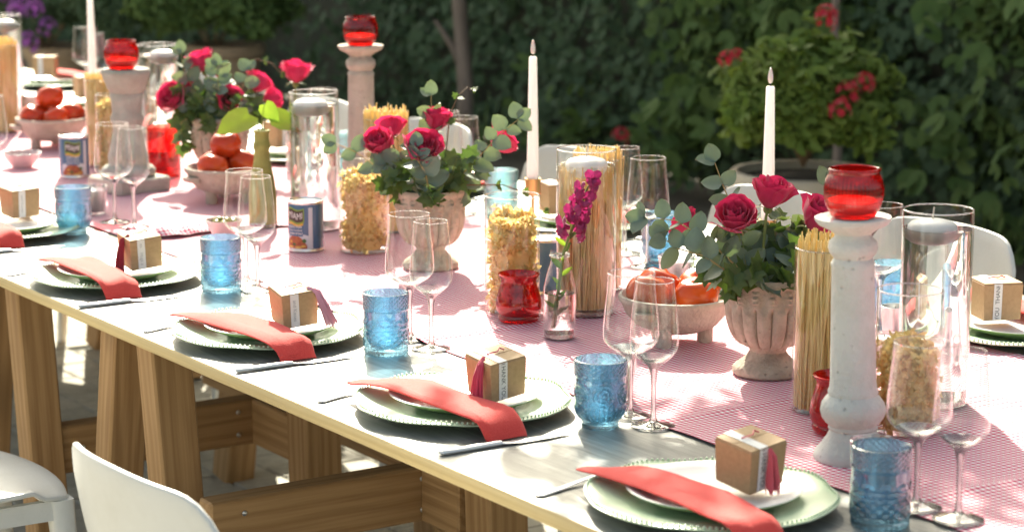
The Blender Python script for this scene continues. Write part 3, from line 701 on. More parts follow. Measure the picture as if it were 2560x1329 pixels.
vase(2.650, 6.78, 'tall cylinder vase of water at the top left corner', cx=.003)

# ------------------------------------------------------------------ red glass
VO = B().lathe([(0, .001), (.026, .001), (.030, .003), (.0365, .018), (.0402, .034), (.0405, .048), (.0385, .060), (.0352, .070), (.0345, .073), (.0362, .0755), (.0362, .0785), (.0345, .0795), (.0330, .078)], 176, lambda r, z, t: (r + (.0010 * cos(44 * t) if .008 < z < .068 else 0), z)).mesh('ribbed_wall', True, 60)
VI = B().lathe([(.0330, .078), (.0330, .072), (.0365, .058), (.0382, .044), (.037, .03), (.030, .012), (0, .007)], 48).mesh('inner_wall', True, 60)
WX = B().lathe([(0, .008), (.029, .009), (.0345, .022), (.036, .029), (.030, .0305), (0, .0300)], 36).mesh('wax', True, 60)
def votive(x, y, z, lb):
    t = T('red_votive', lb, 'votive', (x, y, z), RU(0, 3), 'ribbed red glass votives'); t.scale = (1, 1, .87)
    O('ribbed_wall', VO, M['glass_red'], t); O('inner_wall', VI, M['glass_red'], t); O('wax', WX, M['wax'], t)
RJ = B().lathe([(0, .001), (.032, .001), (.036, .004), (.0375, .010), (.0355, .014), (.0400, .020), (.0412, .030), (.0400, .042), (.0355, .058), (.0318, .070), (.0315, .076), (.0365, .083), (.0372, .0855), (.0350, .0865)], 48).mesh('wall', True, 60)
RJI = B().lathe([(.0350, .0865), (.0300, .076), (.0302, .070), (.034, .057), (.0385, .040), (.039, .028), (.033, .012), (0, .009)], 48).mesh('inner_wall', True, 60)
RJR = B().lathe([(.0362 + .0014 * cos(q * pi / 3), .0855 + .0014 * sin(q * pi / 3)) for q in range(7)], 48).mesh('rim', True, 80)
for (x, y, lb) in ((2.278, 3.407, 'small red glass jar in front of the pasta jar, beside the snapdragon'), (2.237, 2.506, 'small red glass jar behind the tall stone candlestick')):
    t = T('red_jar', lb, 'glass jar', (x, y, TZ + .004), 0, 'small flared red glass jars')
    O('wall', RJ, M['glass_red'], t); O('inner_wall', RJI, M['glass_red'], t); O('rim', RJR, M['glass_red'], t)
t = T('red_cylinder', 'red glass cylinder of red water beside the stone candlestick', 'glass jar', (2.500, 5.345, TZ + .004))
O('wall', B().lathe([(0, .001), (.040, .001), (.0415, .004), (.0415, .125), (.040, .1262)], 48).mesh('wall', True, 50), M['red_clear'], t)
O('rim', B().lathe([(.0405 + .0012 * cos(q * pi / 3), .1255 + .0012 * sin(q * pi / 3)) for q in range(7)], 48).mesh('rim', True, 80), M['glass_red'], t)
O('base', B().lathe([(0, .002), (.0385, .002), (.0385, .016), (0, .016)], 40).mesh('base', True, 50), M['glass_solid'], t)
O('red_water', B().lathe([(0, .017), (.0385, .017), (.0385, .108), (0, .108)], 40).mesh('red_water', True, 50), M['red_drink'], t)

# ------------------------------------------------------------------ stone candlesticks
def jit(a): return lambda r, z, t: (r * (1 + a * mn.noise((cos(t) * 2, sin(t) * 2, z * 30)) + .012 * mn.noise((cos(t) * 5, sin(t) * 5, z * 60))), z)
pdp = [(0, 0), (.056, 0), (.0575, .004), (.055, .012), (.045, .024), (.037, .036), (.0335, .044), (.036, .047), (.0345, .051), (.040, .056), (.0455, .064), (.0475, .073), (.0455, .083), (.039, .092), (.0355, .096), (.0365, .101), (.0345, .106), (.0335, .115), (.0318, .20), (.0305, .283), (.0318, .289), (.029, .294), (.0275, .297), (.033, .304), (.0355, .312), (.034, .321), (.027, .327), (.026, .332), (.034, .338), (.050, .346), (.0545, .352), (.0545, .356), (.050, .3575), (.03, .355), (0, .355)]
PED = B().lathe(pdp, 56, jit(.018)).mesh('turned_shaft', True, 50)
p = tag(O('stone_candlestick', PED, M['stone_white'], None, (2.16, 2.385, TZ + .004), V((-.0215, .0145, 1)).to_track_quat('Z', 'Y').to_euler(), .965), 'tall white turned stone candlestick in the right foreground', 'candlestick', 'stone candlesticks')
PED2 = PED.copy(); PED2.materials.clear()
p = tag(O('stone_candlestick', PED2, M['stone_pink'], None, (2.769, 4.816, TZ + .004), (0, 0, 2.2)), 'tall pinkish stone candlestick before the dark hedge', 'candlestick', 'stone candlesticks')
votive(2.1525, 2.390, TZ + .004 + .3425, 'ribbed red votive on the tall right candlestick')
votive(2.769, 4.816, TZ + .004 + .3555, 'ribbed red votive on the pinkish candlestick before the hedge')
p = T('square_candlestick', 'thick chalky stone candlestick with square stepped base', 'candlestick', (2.328, 5.178, TZ + .004), rad(8), 'stone candlesticks')
def rsq(h0, h1, a, q):
    def ring(z, s): return [(s * sx * (1 - e), s * sy * (1 - e2), z) for sx, sy, e, e2 in ((-1, -1, .1, 0), (1, -1, .1, 0), (1, -1, 0, .1), (1, 1, 0, .1), (1, 1, .1, 0), (-1, 1, .1, 0), (-1, 1, 0, .1), (-1, -1, 0, .1))]
    return [ring(h0, a - q), ring(h0 + q, a), ring(h1 - q, a), ring(h1, a - q)]
O('plinth', B().loft(rsq(0, .036, .074, .004)).mesh('plinth', True, 35), M['stone'], p)
O('turned_shaft', B().lathe([(.060, .036), (.064, .042), (.0645, .052), (.058, .060), (.049, .064), (.047, .070), (.049, .082), (.046, .092), (.043, .104), (.0385, .130), (.0355, .150), (.0355, .160), (.0395, .168), (.040, .178), (.0375, .186), (.036, .192), (.0375, .214), (.0405, .232), (.0380, .237), (.046, .250), (.055, .272), (.0585, .283), (.0585, .291), (.055, .295), (.03, .293), (0, .293)], 56, jit(.03)).mesh('turned_shaft', True, 50), M['stone'], p)
votive(2.320, 5.183, TZ + .004 + .2935, 'ribbed red votive on the square based candlestick')

# ------------------------------------------------------------------ fluted urns
def urn_mod(r, z, t):
    if .044 < z < .112: return r * (1 + .12 * (abs(sin(8 * t)) ** .42 - .82)), z
    if .112 <= z < .138: 
        k = 1 - abs(z - .125) / .013
        return r + .0065 * k * max(0, cos(16 * t)) ** .7 + .0022 * sin(z * 900) * max(0, cos(16 * t)) - .0025 * max(0, -cos(16 * t)), z
    return r * (1 + .01 * mn.noise((cos(t) * 3, sin(t) * 3, z * 20))), z
up = [(0, 0), (.051, 0), (.054, .003), (.054, .009), (.050, .014), (.040, .021), (.031, .030), (.0275, .036), (.030, .041), (.0335, .045)]
up += [(.0335 + .0325 * sqrt(1 - (1 - (z - .045) / .0605) ** 2), z) for z in [.0465, .0490, .0525] + [.045 + .0055 * i for i in range(2, 12)]]
up += [(.0662, .112), (.0660, .1145), (.0655, .118), (.0652, .121), (.065, .1245), (.065, .128), (.0648, .1315), (.0646, .135), (.0645, .139), (.0655, .1405), (.0672, .145), (.0672, .150), (.0650, .1535), (.0610, .152), (.0585, .148), (.057, .13)]
UB = B().lathe(up, 160, urn_mod).mesh('fluted_body', True, 40)
US = B().lathe([(.0575, .134), (.03, .138), (0, .139)], 24, lambda r, z, t: (r, z + .003 * mn.noise((cos(t) * r * 90, sin(t) * r * 90, 0)))).mesh('soil', True)
URN = [(2.391, 2.85, 'nearest fluted stone urn holding roses', 1.06), (2.416, 3.931, 'middle fluted stone urn holding roses', 1.04), (2.576, 5.184, 'farthest fluted stone urn holding roses', 1.06)]
for (x, y, lb, s) in URN:
    t = T('fluted_urn', lb, 'urn', (x, y, TZ + .004), RU(0, 1), 'fluted stone urns'); t.scale = (s,) * 3
    O('fluted_body', UB, M['urnstone'], t); O('soil', US, M['soil'], t)

# ------------------------------------------------------------------ roses
def petal_mesh(R, H, hw, flare, cup, seed):
    rows = []; nu, nv = 8, 7
    for j in range(nv + 1):
        v = j / nv; row = []
        for i in range(nu + 1):
            u = -1 + 2 * i / nu
            wdt = hw * (.42 + .58 * sin(min(1, v * 1.25) * pi / 2)) * (1 - .10 * v ** 6)
            a = u * wdt
            r = R * (.30 + .70 * sin(min(1, v * 1.5) * pi / 2)) + flare * max(0, v - .45) ** 2.0 * (1 + .5 * u * u)
            r += .0016 * mn.noise((u * 2.2, v * 3, seed)) * v + .0012 * sin(u * 7 + seed) * v ** 3
            z = H * v - .16 * H * (abs(u) ** 2.6) * v - cup * max(0, v - .72) ** 1.6 + .0012 * mn.noise((u * 4, seed, 4)) * v
            row.append((r * cos(a), r * sin(a), z))
        rows.append(row)
    return B().grid(rows).mesh('petal', True, 80)
LAY = [(.0045, .043, 1.5, .0, .0, 3), (.009, .045, 1.05, .0, .0, 3), (.014, .046, .95, .003, .003, 4), (.019, .046, .88, .006, .006, 4), (.0240, .045, .84, .012, .012, 5), (.0285, .042, .78, .024, .022, 5)]
PETS = []
for li, (R, H, hw, fl, cu, n) in enumerate(LAY):
    for k in range(n):
        PETS.append((petal_mesh(R * RU(.94, 1.06), H * RU(.94, 1.05), hw, fl * RU(.5, 1.5), cu * RU(.5, 1.6), li * 9 + k), 2 * pi * k / n + li * .7 + RU(-.15, .15)))
SEP = B()
for k in range(5):
    a = 2 * pi * k / 5
    SEP.grid([[((.006 + .020 * v) * cos(a + u * .28 * (1 - v)), (.006 + .020 * v) * sin(a + u * .28 * (1 - v)), -.002 + .010 * v - .018 * v * v) for u in (-1, 0, 1)] for v in (0, .35, .7, 1)])
SEP.ball((0, 0, -.004), .0075, 10, 6)
SEP = SEP.mesh('calyx', True, 60)
def rose(loc, axis, root, lb, s=1.0, openn=1.0, spin=0.0):
    t = T('rose', lb, 'rose', loc, 0, 'magenta roses')
    q = V(axis).normalized().to_track_quat('Z', 'Y'); t.rotation_mode = 'QUATERNION'; t.rotation_quaternion = q; t.scale = (s,) * 3
    for (m, a) in PETS: O('petal', m, M['rose'], t, (0, 0, -.012), (RU(-.05, .05), RU(-.07, .07), a + spin + RU(-.12, .12)), (openn * RU(.93, 1.08), openn * RU(.93, 1.08), RU(.92, 1.06)))
    O('calyx', SEP, M['stem'], t, (0, 0, -.012))
    ri = q.to_matrix().inverted() @ (V(root) - V(loc)) / s
    mid = V((0, 0, -.05)).lerp(ri, .35)
    O('stem', B().tube([(0, 0, -.014), (0, 0, -.03), mid, ri], .0024, 6).mesh('stem'), M['stem'], t)
def urnroot(k, dx=0, dy=0): x, y, _, s = URN[k]; return (x + dx, y + dy, TZ + .125)
R3 = [((2.332, 2.865, 1.000), (-.40, -.45, .8), 'rose leaning left on the nearest urn', 1.0), ((2.406, 2.87, 1.030), (.05, -.25, 1), 'topmost rose of the nearest urn', 1.08), ((2.475, 2.840, .990), (.35, -.55, .75), 'rose of the nearest urn half behind the red votive', 1.04), ((2.335, 2.985, .975), (-.4, .5, .6), 'dark rose at the back of the nearest urn', .9)]
R2 = [((2.338, 3.991, .992), (-.55, -.35, .7), 'left rose of the middle urn', 1.02), ((2.383, 3.905, .988), (-.25, -.7, .75), 'front centre rose of the middle urn', 1.02), ((2.461, 3.98, 1.029), (.15, -.15, 1), 'topmost rose of the middle urn', 1.02), ((2.548, 3.886, .991), (.6, -.2, .55), 'right rose of the middle urn behind eucalyptus leaves', 1.02), ((2.398, 4.05, 1.010), (.2, .5, .8), 'small rose at the back of the middle urn', .85)]
R1 = [((2.490, 5.253, .950), (-.75, -.35, .45), 'rose drooping left from the farthest urn', 1.02), ((2.579, 5.130, .956), (-.40, -.95, .35), 'open rose facing front on the farthest urn', 1.06), ((2.673, 5.175, .981), (.6, -.05, .65), 'rose turned right on the farthest urn', 1.06), ((2.577, 5.274, 1.028), (-.3, .1, .9), 'topmost rose of the farthest urn', 1.1), ((2.712, 5.185, .940), (.7, .1, .3), 'lowest right rose of the farthest urn', .95), ((2.546, 5.29, .972), (-.3, .4, .6), 'rose behind the leaves of the farthest urn', .95), ((2.625, 5.27, 1.0), (.1, .3, .9), 'small rose bud in the leaves of the farthest urn', .6)]
for k, L in enumerate((R3, R2, R1)):
    for i, (p, a, lb, s) in enumerate(L): rose(p, a, urnroot(k, RU(-.02, .02), RU(-.02, .02)), lb, s, (1.0, .88, 1.1, .8, .95)[(i + k) % 5], RU(0, 6))
# single rose in a clear bottle
RBX = (2.812, 5.22)
rose((2.812, 5.22, .992), (.05, -.05, 1), (2.812, 5.22, .80), 'single rose standing in the clear bottle', 1.2)
bt = T('clear_bottle', 'clear bottle holding one rose behind the water vase', 'bottle', (2.812, 5.22, TZ + .004))
O('wall', B().lathe([(0, .001), (.027, .001), (.029, .004), (.029, .11), (.026, .13), (.0135, .165), (.0125, .20), (.014, .203), (.0135, .208)], 40).mesh('wall', True, 50), M['glass'], bt)
O('water', B().lathe([(0, .004), (.0265, .004), (.0265, .10), (0, .10)], 32).mesh('water', True, 50), M['water'], bt)

# ------------------------------------------------------------------ leaves
def leaf_mesh(name, L, W, kindn, seed):
    rows = []
    if kindn == 'round':
        n = 7
        for i in range(n + 1):
            v = i / n; wd = W / 2 * (sin(pi * min(1, v ** .75)) ** .62 if 0 < v < 1 else 0) + .0004
            rows.append([(u * wd, L * v, .10 * W * (u * u) + .05 * L * sin(v * 2.4 + seed) + .04 * W * u * sin(3 * v + seed)) for u in (-1, -.5, 0, .5, 1)])
        return B().grid(rows).mesh(name, True, 80)
    pts = {'ivy': [(0, 0), (.30, -.10), (.50, .12), (.36, .34), (.46, .62), (.22, .60), (0, 1.0), (-.22, .60), (-.46, .62), (-.36, .34), (-.50, .12), (-.30, -.10)],
           'lobed': [(.06, .10)] + [(.52 * sin(2.55 * (k - 6) / 6) * -1 * (1 + .08 * (k % 2)), .48 - .50 * cos(pi - 2.55 * abs(k - 6) / 6) * -1 * (1 + .08 * (k % 2))) for k in range(13)] + [(-.06, .10)],
           'heart': [(0, .06), (.24, -.06), (.46, .10), (.48, .34), (.34, .64), (.14, .88), (0, 1.05), (-.14, .88), (-.34, .64), (-.48, .34), (-.46, .10), (-.24, -.06)]}[kindn]
    c = (0, L * .38, -.05 * L); vs = [c] + [(x * W, y * L, .10 * L * sin(x * 5 + seed) * .5 + .10 * L * (abs(x) - .2) * (1 if seed % 2 else -.6) - .12 * L * max(0, y - .5)) for x, y in pts]
    n = len(pts)
    return B().add(vs, [(0, 1 + k, 1 + (k + 1) % n) for k in range(n)]).mesh(name, True, 80)
EUC = [leaf_mesh('leaf', .042, .034, 'round', s) for s in range(4)]
IVY = [leaf_mesh('leaf', .042, .044, 'ivy', s) for s in range(4)]
HRT = [leaf_mesh('leaf', .075, .060, 'heart', s) for s in range(3)]
def face_rot(dirn, nrm):
    y = V(dirn).normalized(); z = V(nrm); z = (z - y * z.dot(y)).normalized(); x = y.cross(z)
    return Mx((x, y, z)).transposed().to_euler()
CAMV = V((-.55, -.80, .25))
def along(pts, f):
    pts = [V(p) for p in pts]; seg = [(b_ - a).length for a, b_ in zip(pts, pts[1:])]; d = f * sum(seg)
    for a, b_, l in zip(pts, pts[1:], seg):
        if d <= l: return a.lerp(b_, d / l), (b_ - a).normalized()
        d -= l
    return pts[-1], (pts[-1] - pts[-2]).normalized()
def sprig(name, cat, pts, n, meshes, mt, lb, size=1.0, start=.3, stemm='stem_tan', sr=.0014, group=None, tip=True, spread=.9):
    t = T(name, lb, cat, pts[0], 0, group); o = V(pts[0])
    O('stem', B().tube([V(p) - o for p in pts], [sr * (1.2 - .7 * i / (len(pts) - 1)) for i in range(len(pts))], 5).mesh('stem'), M[stemm], t)
    for k in range(n):
        f = start + (1 - start) * (k // 2) / max(1, (n - 1) // 2); p, d = along(pts, min(1, f))
        side = d.cross(CAMV).normalized() * (1 if k % 2 else -1) + V((RU(-.5, .5), RU(-.5, .5), RU(-.3, .5))) * .7
        dr = (d * RU(.25, .7) + side * spread).normalized()
        nm = (CAMV * RU(.3, 1.0) + V((RU(-.8, .8), RU(-.8, .8), RU(-.1, .9)))).normalized()
        O('leaf', random.choice(meshes), M[mt], t, p - o, face_rot(dr, nm), size * RU(.75, 1.12) * (1.0 - .25 * f))
    if tip:
        p, d = along(pts, 1.0)
        O('leaf', meshes[0], M[mt], t, p - o, face_rot(d, CAMV + V((RU(-.6, .6), RU(-.6, .6), .3))), size * .7)
    return t
E = {'nearest': [[(2.374, 2.863, .908), (2.38, 2.914, .986), (2.358, 2.929, 1.045), (2.351, 2.945, 1.085)], [(2.351, 2.855, .912), (2.296, 2.88, .966), (2.246, 2.91, 1.005), (2.212, 2.945, 1.007)], [(2.431, 2.861, .903), (2.484, 2.865, .969), (2.513, 2.862, 1.02), (2.524, 2.861, 1.045)], [(2.321, 2.838, .912), (2.265, 2.86, .953), (2.241, 2.902, .962), (2.230, 2.916, .975)]],
     'middle': [[(2.426, 3.948, .898), (2.453, 3.984, .972), (2.45, 3.978, 1.046), (2.455, 3.989, 1.085)], [(2.423, 3.891, .906), (2.465, 3.852, .963), (2.508, 3.824, 1.019), (2.544, 3.808, 1.050)], [(2.386, 3.951, .901), (2.333, 3.971, .943), (2.291, 4.008, .982), (2.262, 4.036, .998)], [(2.384, 3.88, .903), (2.369, 3.872, .952), (2.354, 3.874, .975), (2.36, 3.888, 1.0)]],
     'farthest': [[(2.561, 5.194, .902), (2.548, 5.241, .958), (2.525, 5.269, 1.016), (2.526, 5.283, 1.060)], [(2.563, 5.157, .906), (2.561, 5.150, .955), (2.562, 5.155, 1.003), (2.563, 5.165, 1.035)], [(2.603, 5.19, .899), (2.625, 5.165, .96), (2.628, 5.148, .995), (2.650, 5.163, 1.02)], [(2.562, 5.217, .894), (2.505, 5.211, .919), (2.483, 5.208, .896), (2.479, 5.196, .845)]]}
EL = {'nearest': ['upright eucalyptus sprig left of the nearest roses', 'eucalyptus sprig reaching far left from the nearest urn', 'leafy sprig beside the votive on the nearest urn', 'low eucalyptus sprig over the tomatoes of the near bowl'],
      'middle': ['upright eucalyptus sprig topping the middle roses', 'eucalyptus sprig with tan stem pointing right from the middle urn', 'eucalyptus sprig pointing left from the middle urn', 'eucalyptus sprig between the two front roses of the middle urn'],
      'farthest': ['eucalyptus sprig at the upper left of the farthest urn', 'eucalyptus sprig at the centre of the farthest urn', 'eucalyptus sprig at the upper right of the farthest urn', 'dark sprig drooping over the left rim of the farthest urn']}
for k in E:
    for i, pts in enumerate(E[k]):
        ivy = (k == 'farthest' and i == 3)
        sprig('eucalyptus_sprig', 'sprig', pts, (9, 12, 7, 9)[i], IVY if ivy else EUC, 'ivy' if ivy else ('lime' if k == 'nearest' and i == 2 else 'euc'), EL[k][i], 1.12 if k != 'farthest' else 1.2, .25, group='eucalyptus sprigs in the urns')
# ivy skirts over the rims
DIRS = ('right rear', 'rear', 'left rear', 'left', 'left front', 'front', 'right front', 'right')
def IVL(j, a, nm):
    # which way the sprig leans as the photograph sees it (the view runs 56 degrees from +X)
    q = int(((math.degrees(a) - 56.4 + 90 + 22.5 - 45) % 360) // 45) % 8
    k = SEEN.count((nm, q)); SEEN.append((nm, q))
    return ('grey green' if j % 4 == 1 else 'dark ivy') + f' sprig leaning to the {DIRS[q]} of the {nm} urn' + ('', ', second one there', ', third one there', ', fourth one there', ', fifth one there')[k]
SEEN = []
for k, (x, y, lb, s) in enumerate(URN):
    nm = ('nearest', 'middle', 'farthest')[k]
    for j in range(20):
        a = 2 * pi * j / 20 + RU(-.2, .2); rr = RU(.055, .085)
        z0 = TZ + .135; p0 = (x + .03 * cos(a), y + .03 * sin(a), z0); hgt = RU(.02, .095)
        p1 = (x + rr * .8 * cos(a), y + rr * .8 * sin(a), z0 + hgt); p2 = (x + rr * 1.15 * cos(a), y + rr * 1.15 * sin(a), z0 + hgt * RU(.5, 1.1) + .01)
        sprig('ivy_sprig', 'ivy', [p0, p1, p2], 8, EUC if j % 4 == 1 else IVY, 'euc' if j % 4 == 1 else 'ivy', IVL(j, a, nm), 1.08, .2, 'stem', group=f'ivy sprigs in the {nm} urn')
# wiry tendrils
for pts, lb in (([(2.47, 3.96, .96), (2.475, 3.95, 1.05), (2.50, 3.96, 1.085), (2.53, 3.97, 1.10), (2.545, 3.975, 1.093)], 'thin curling tendril above the middle roses'),
                ([(2.62, 5.19, .95), (2.65, 5.18, 1.02), (2.69, 5.2, 1.045), (2.74, 5.21, 1.03), (2.77, 5.215, 1.0)], 'brown curling twig right of the farthest roses'),
                ([(2.45, 3.87, .92), (2.52, 3.83, .92), (2.57, 3.80, .90), (2.59, 3.78, .87)], 'brown ivy twig drooping right of the middle urn')):
    sprig('twig', 'twig', pts, 5, IVY, 'ivy', lb, .45, .4, 'stem_brown', .0011, 'wiry twigs in the urns')

# snapdragon bottle
bt = T('milk_bottle', 'small clear bottle holding the snapdragon', 'bottle', (2.262, 3.256, TZ + .004))
O('wall', B().lathe([(0, .001), (.026, .001), (.0285, .004), (.0290, .06), (.0280, .088), (.0225, .112), (.0160, .132), (.0150, .140), (.0175, .142), (.0175, .147), (.0160, .149), (.0160, .153)], 48).mesh('wall', True, 50), M['glass'], bt)
O('base', B().lathe([(0, .002), (.026, .002), (.026, .008), (0, .008)], 40).mesh('base', True, 50), M['glass_solid'], bt)
O('neck_ring', B().lathe([(.0170 + .0014 * cos(q * pi / 3), .1445 + .0020 * sin(q * pi / 3)) for q in range(7)], 40).mesh('neck_ring', True, 80), M['glass_rim'], bt)
O('water', B().lathe([(0, .009), (.0262, .009), (.0262, .078), (0, .078)], 40).mesh('water', True, 50), M['water'], bt)
sp = [(2.256, 3.262, .766), (2.262, 3.258, .84), (2.268, 3.252, .90), (2.285, 3.245, .95), (2.305, 3.235, 1.01), (2.318, 3.228, 1.025)]
t = T('snapdragon', 'magenta snapdragon stem standing in the small clear bottle', 'flower', sp[0]); o0 = V(sp[0])
O('stem', B().tube([V(p) - o0 for p in sp], [.0030, .0028, .0026, .0024, .0018, .001], 8).mesh('stem'), M['stem'], t)
def floret():
    b = B()
    b.grid([[((.004 + .003 * v) * cos(a), (.004 + .003 * v) * sin(a), .014 * v) for a in [2 * pi * q / 8 for q in range(9)]] for v in (0, .5, 1)])
    for a, w_, l, up_ in ((0.6, .012, .018, .5), (2.5, .012, .018, .5), (4.0, .011, .015, -.4), (4.7, .012, .016, -.5), (5.4, .011, .015, -.4)):
        b.grid([[((.005 + l * v) * cos(a) + -sin(a) * u * w_ * sin(pi * (.25 + .6 * v)), (.005 + l * v) * sin(a) + cos(a) * u * w_ * sin(pi * (.25 + .6 * v)), .014 + .012 * v - .014 * v * v * (1 - up_) + .002 * sin(u * 5)) for u in (-1, -.5, 0, .5, 1)] for v in (0, .35, .7, 1)])
    return b.mesh('floret', True, 80)
FLO = floret()
for k in range(13):
    f = .62 + .40 * k / 13; p, d = along(sp, min(1, f)); a = 2.4 * k
    dr = V((cos(a), sin(a) * .8 - .4, .15 + .03 * k))
    O('floret', FLO, M['snap'], t, p - o0 + dr.normalized() * .006, dr.to_track_quat('Z', 'Y').to_euler(), RU(.78, 1.0) * (1.1 - .4 * (f - .6) / .4))
NRW = [leaf_mesh('leaf', .034, .010, 'round', s) for s in range(2)]
for k in range(12):
    f = .08 + .05 * k; p, d = along(sp, f); a = 2.4 * k
    O('leaf', NRW[k % 2], M['lime' if k % 3 else 'ivy'], t, p - o0, face_rot(V((cos(a), sin(a), .8)), V((-.4, -.7, .6))), RU(.5, 1.0))
# olive green bottle with lime leaves
t = T('green_bottle', 'olive green sandy bottle with lime leaves in its neck', 'bottle', (2.362, 4.548, TZ + .004))
O('body', B().lathe([(0, 0), (.029, 0), (.0305, .004), (.0305, .07), (.027, .10), (.0185, .145), (.0165, .168), (.0190, .174), (.0190, .182), (.0165, .188), (.0160, .206), (.0182, .209), (.0182, .213), (.0150, .214), (.0140, .20), (0, .19)], 40).mesh('body', True, 50), M['green_bottle'], t)
z0 = TZ + .20
for k, (dx, dy, dz, sc, lb) in enumerate(((-.085, -.015, .055, 1.25, 'left'), (.060, -.035, .050, 1.1, 'right'), (.015, -.02, .075, .7, 'middle'))):
    q = T('leaf_sprig', f'lime green heart leaf bending {lb} from the olive green bottle', 'leaf', (2.362, 4.548, z0), 0, 'lime leaves in the green bottle')
    O('stem', B().tube([(0, 0, -.01), (dx * .12, dy * .1, dz * .7), (dx * .35, dy * .35, dz)], .0012, 5).mesh('stem'), M['stem'], q)
    O('leaf_blade', HRT[k % 3], M['lime'], q, (dx * .33, dy * .33, dz), face_rot(V((dx, dy, -.03)), V((-.40, -.5, .85))), sc)

# ------------------------------------------------------------------ cans
def bend(m_or_vs, R, ang=0.0):
    return [(R * sin(x / R + ang), -R * cos(x / R + ang), z) for (x, z) in m_or_vs]
def can(x, y, rz, lb, brand=True):
    R, H = .0365, .106
    t = T('food_can', lb, 'food can', (x, y, TZ + .004), rz, 'tins of tomatoes')
    pr = [(0, .003), (.033, .003), (.0342, 0), (.0372, .0005), (.0376, .0025), (.0368, .0045), (R, .006), (R, H - .006), (.0368, H - .0045), (.0376, H - .0025), (.0374, H - .0004), (.0355, H), (.0345, H - .004), (.033, H - .0042), (.028, H - .0036), (.026, H - .0042), (0, H - .0042)]
    O('tin_body', B().lathe(pr, 56).mesh('tin_body', True, 40), M['tin'], t)
    O('ring_pull', B().lathe([(.008 + .0014 * cos(q * pi / 3), .0012 * sin(q * pi / 3)) for q in range(7)], 20).mesh('ring_pull'), M['tin'], t, (.004, -.016, H - .0022))
    def patch(name, x0, x1, zf0, zf1, mt, k, par, n=18):
        b = B(); r = R + .00025 * k
        b.grid([bend([(x0 + (x1 - x0) * i / n, zf0(i / n) + (zf1(i / n) - zf0(i / n)) * v) for i in range(n + 1)], r) for v in (0, .25, .5, .75, 1)])
        return O(name, b.mesh(name), M[mt], par)
    cw = 2 * pi * R
    lab = patch('paper_label', -cw / 2, cw / 2, lambda u: .0065, lambda u: H - .0065, 'label_blue' if brand else 'can_cream', 1, t, 60)
    if not brand:
        for j in range(9): patch('print_lines', -.030, -.006, lambda u, j=j: .03 + j * .006, lambda u, j=j: .032 + j * .006, 'ink_light', 2, lab, 6)
        patch('blue_panel', .0, .05, lambda u: .0066, lambda u: H - .0066, 'label_blue', 2, lab)
        return t
    wv = lambda u: .0022 * sin(u * 2 * pi + .5)
    patch('sky_print', .027, .036, lambda u: .007, lambda u: H - .012, 'label_pale', 2, lab)
    patch('swoosh_print', -.032, .030, lambda u: .0066, lambda u: .032 + .008 * sin(u * 2.6 + .3), 'label_pale', 2, lab)
    patch('food_picture', -.030, .024, lambda u: .008, lambda u: .010 + .026 * sin(pi * min(.97, u * .95 + .03)) ** .7, 'label_food', 3, lab)
    for (a, z, w_, h_, mt) in ((-.022, .009, .016, .0045, 'label_pastap'), (-.004, .008, .018, .005, 'label_pastap'), (.010, .011, .012, .0045, 'label_pastap'), (-.010, .014, .010, .006, 'label_leaf'), (.013, .020, .010, .009, 'label_leaf'), (-.018, .019, .008, .006, 'label_gold')):
        patch('food_print', a, a + w_, lambda u, z=z, h_=h_: z + h_ / 2 - h_ / 2 * sin(pi * u), lambda u, z=z, h_=h_: z + h_ / 2 + h_ / 2 * sin(pi * u), mt, 4, lab, 8)
    patch('blue_panel', -.0195, .0155, lambda u: .034, lambda u: .060, 'label_blue', 4, lab)
    patch('green_border', -.0225, .0185, lambda u: .0615 + wv(u), lambda u: .0915 + wv(u), 'label_green', 5, lab)
    patch('gold_ribbon', -.0205, .0165, lambda u: .0565 + wv(u), lambda u: .0610 + wv(u), 'label_gold', 5, lab)
    patch('dark_banner', -.0205, .0165, lambda u: .0645 + wv(u), lambda u: .0885 + wv(u), 'label_brown', 6, lab)
    for (body, sz, zc, bold, mt) in (('MIAMI', .0135, .0765, 1.25, 'label_white'), ('Italian Style', .0072, .0540, 1, 'label_white'), ('Diced Tomatoes', .0054, .0465, 1, 'label_white'), ('Oregano & Basil', .0054, .0400, 1, 'label_white')):
        m = text_mesh(body, sz); vs = []
        x_ = [v.co.x for v in m.vertices]; sc = min(1.0, .0335 / (max(x_) - min(x_)))
        for v in m.vertices: vs.append((v.co.x * sc - .002, zc + v.co.y * bold * 1.1 + (wv((v.co.x + .02) / .04) if body == 'MIAMI' else 0)))
        fs = [tuple(p.vertices) for p in m.polygons]; q = bpy.data.meshes.new('lettering'); q.from_pydata(bend(vs, R + .0020), [], fs); q.update()
        O('lettering', q, M[mt], lab)
    return t
can(2.302, 4.241, rad(-62), 'blue MIAMI tomato can left of the pasta jar, label turned left')
can(2.307, 5.459, rad(-26), 'blue MIAMI tomato can at the left, label facing front')
can(2.471, 3.600, rad(-70), 'cream labelled can behind the pasta jar with the red jar', False)
can(2.563, 6.342, rad(-10), 'cream and blue can behind the farthest bowl of tomatoes', False)

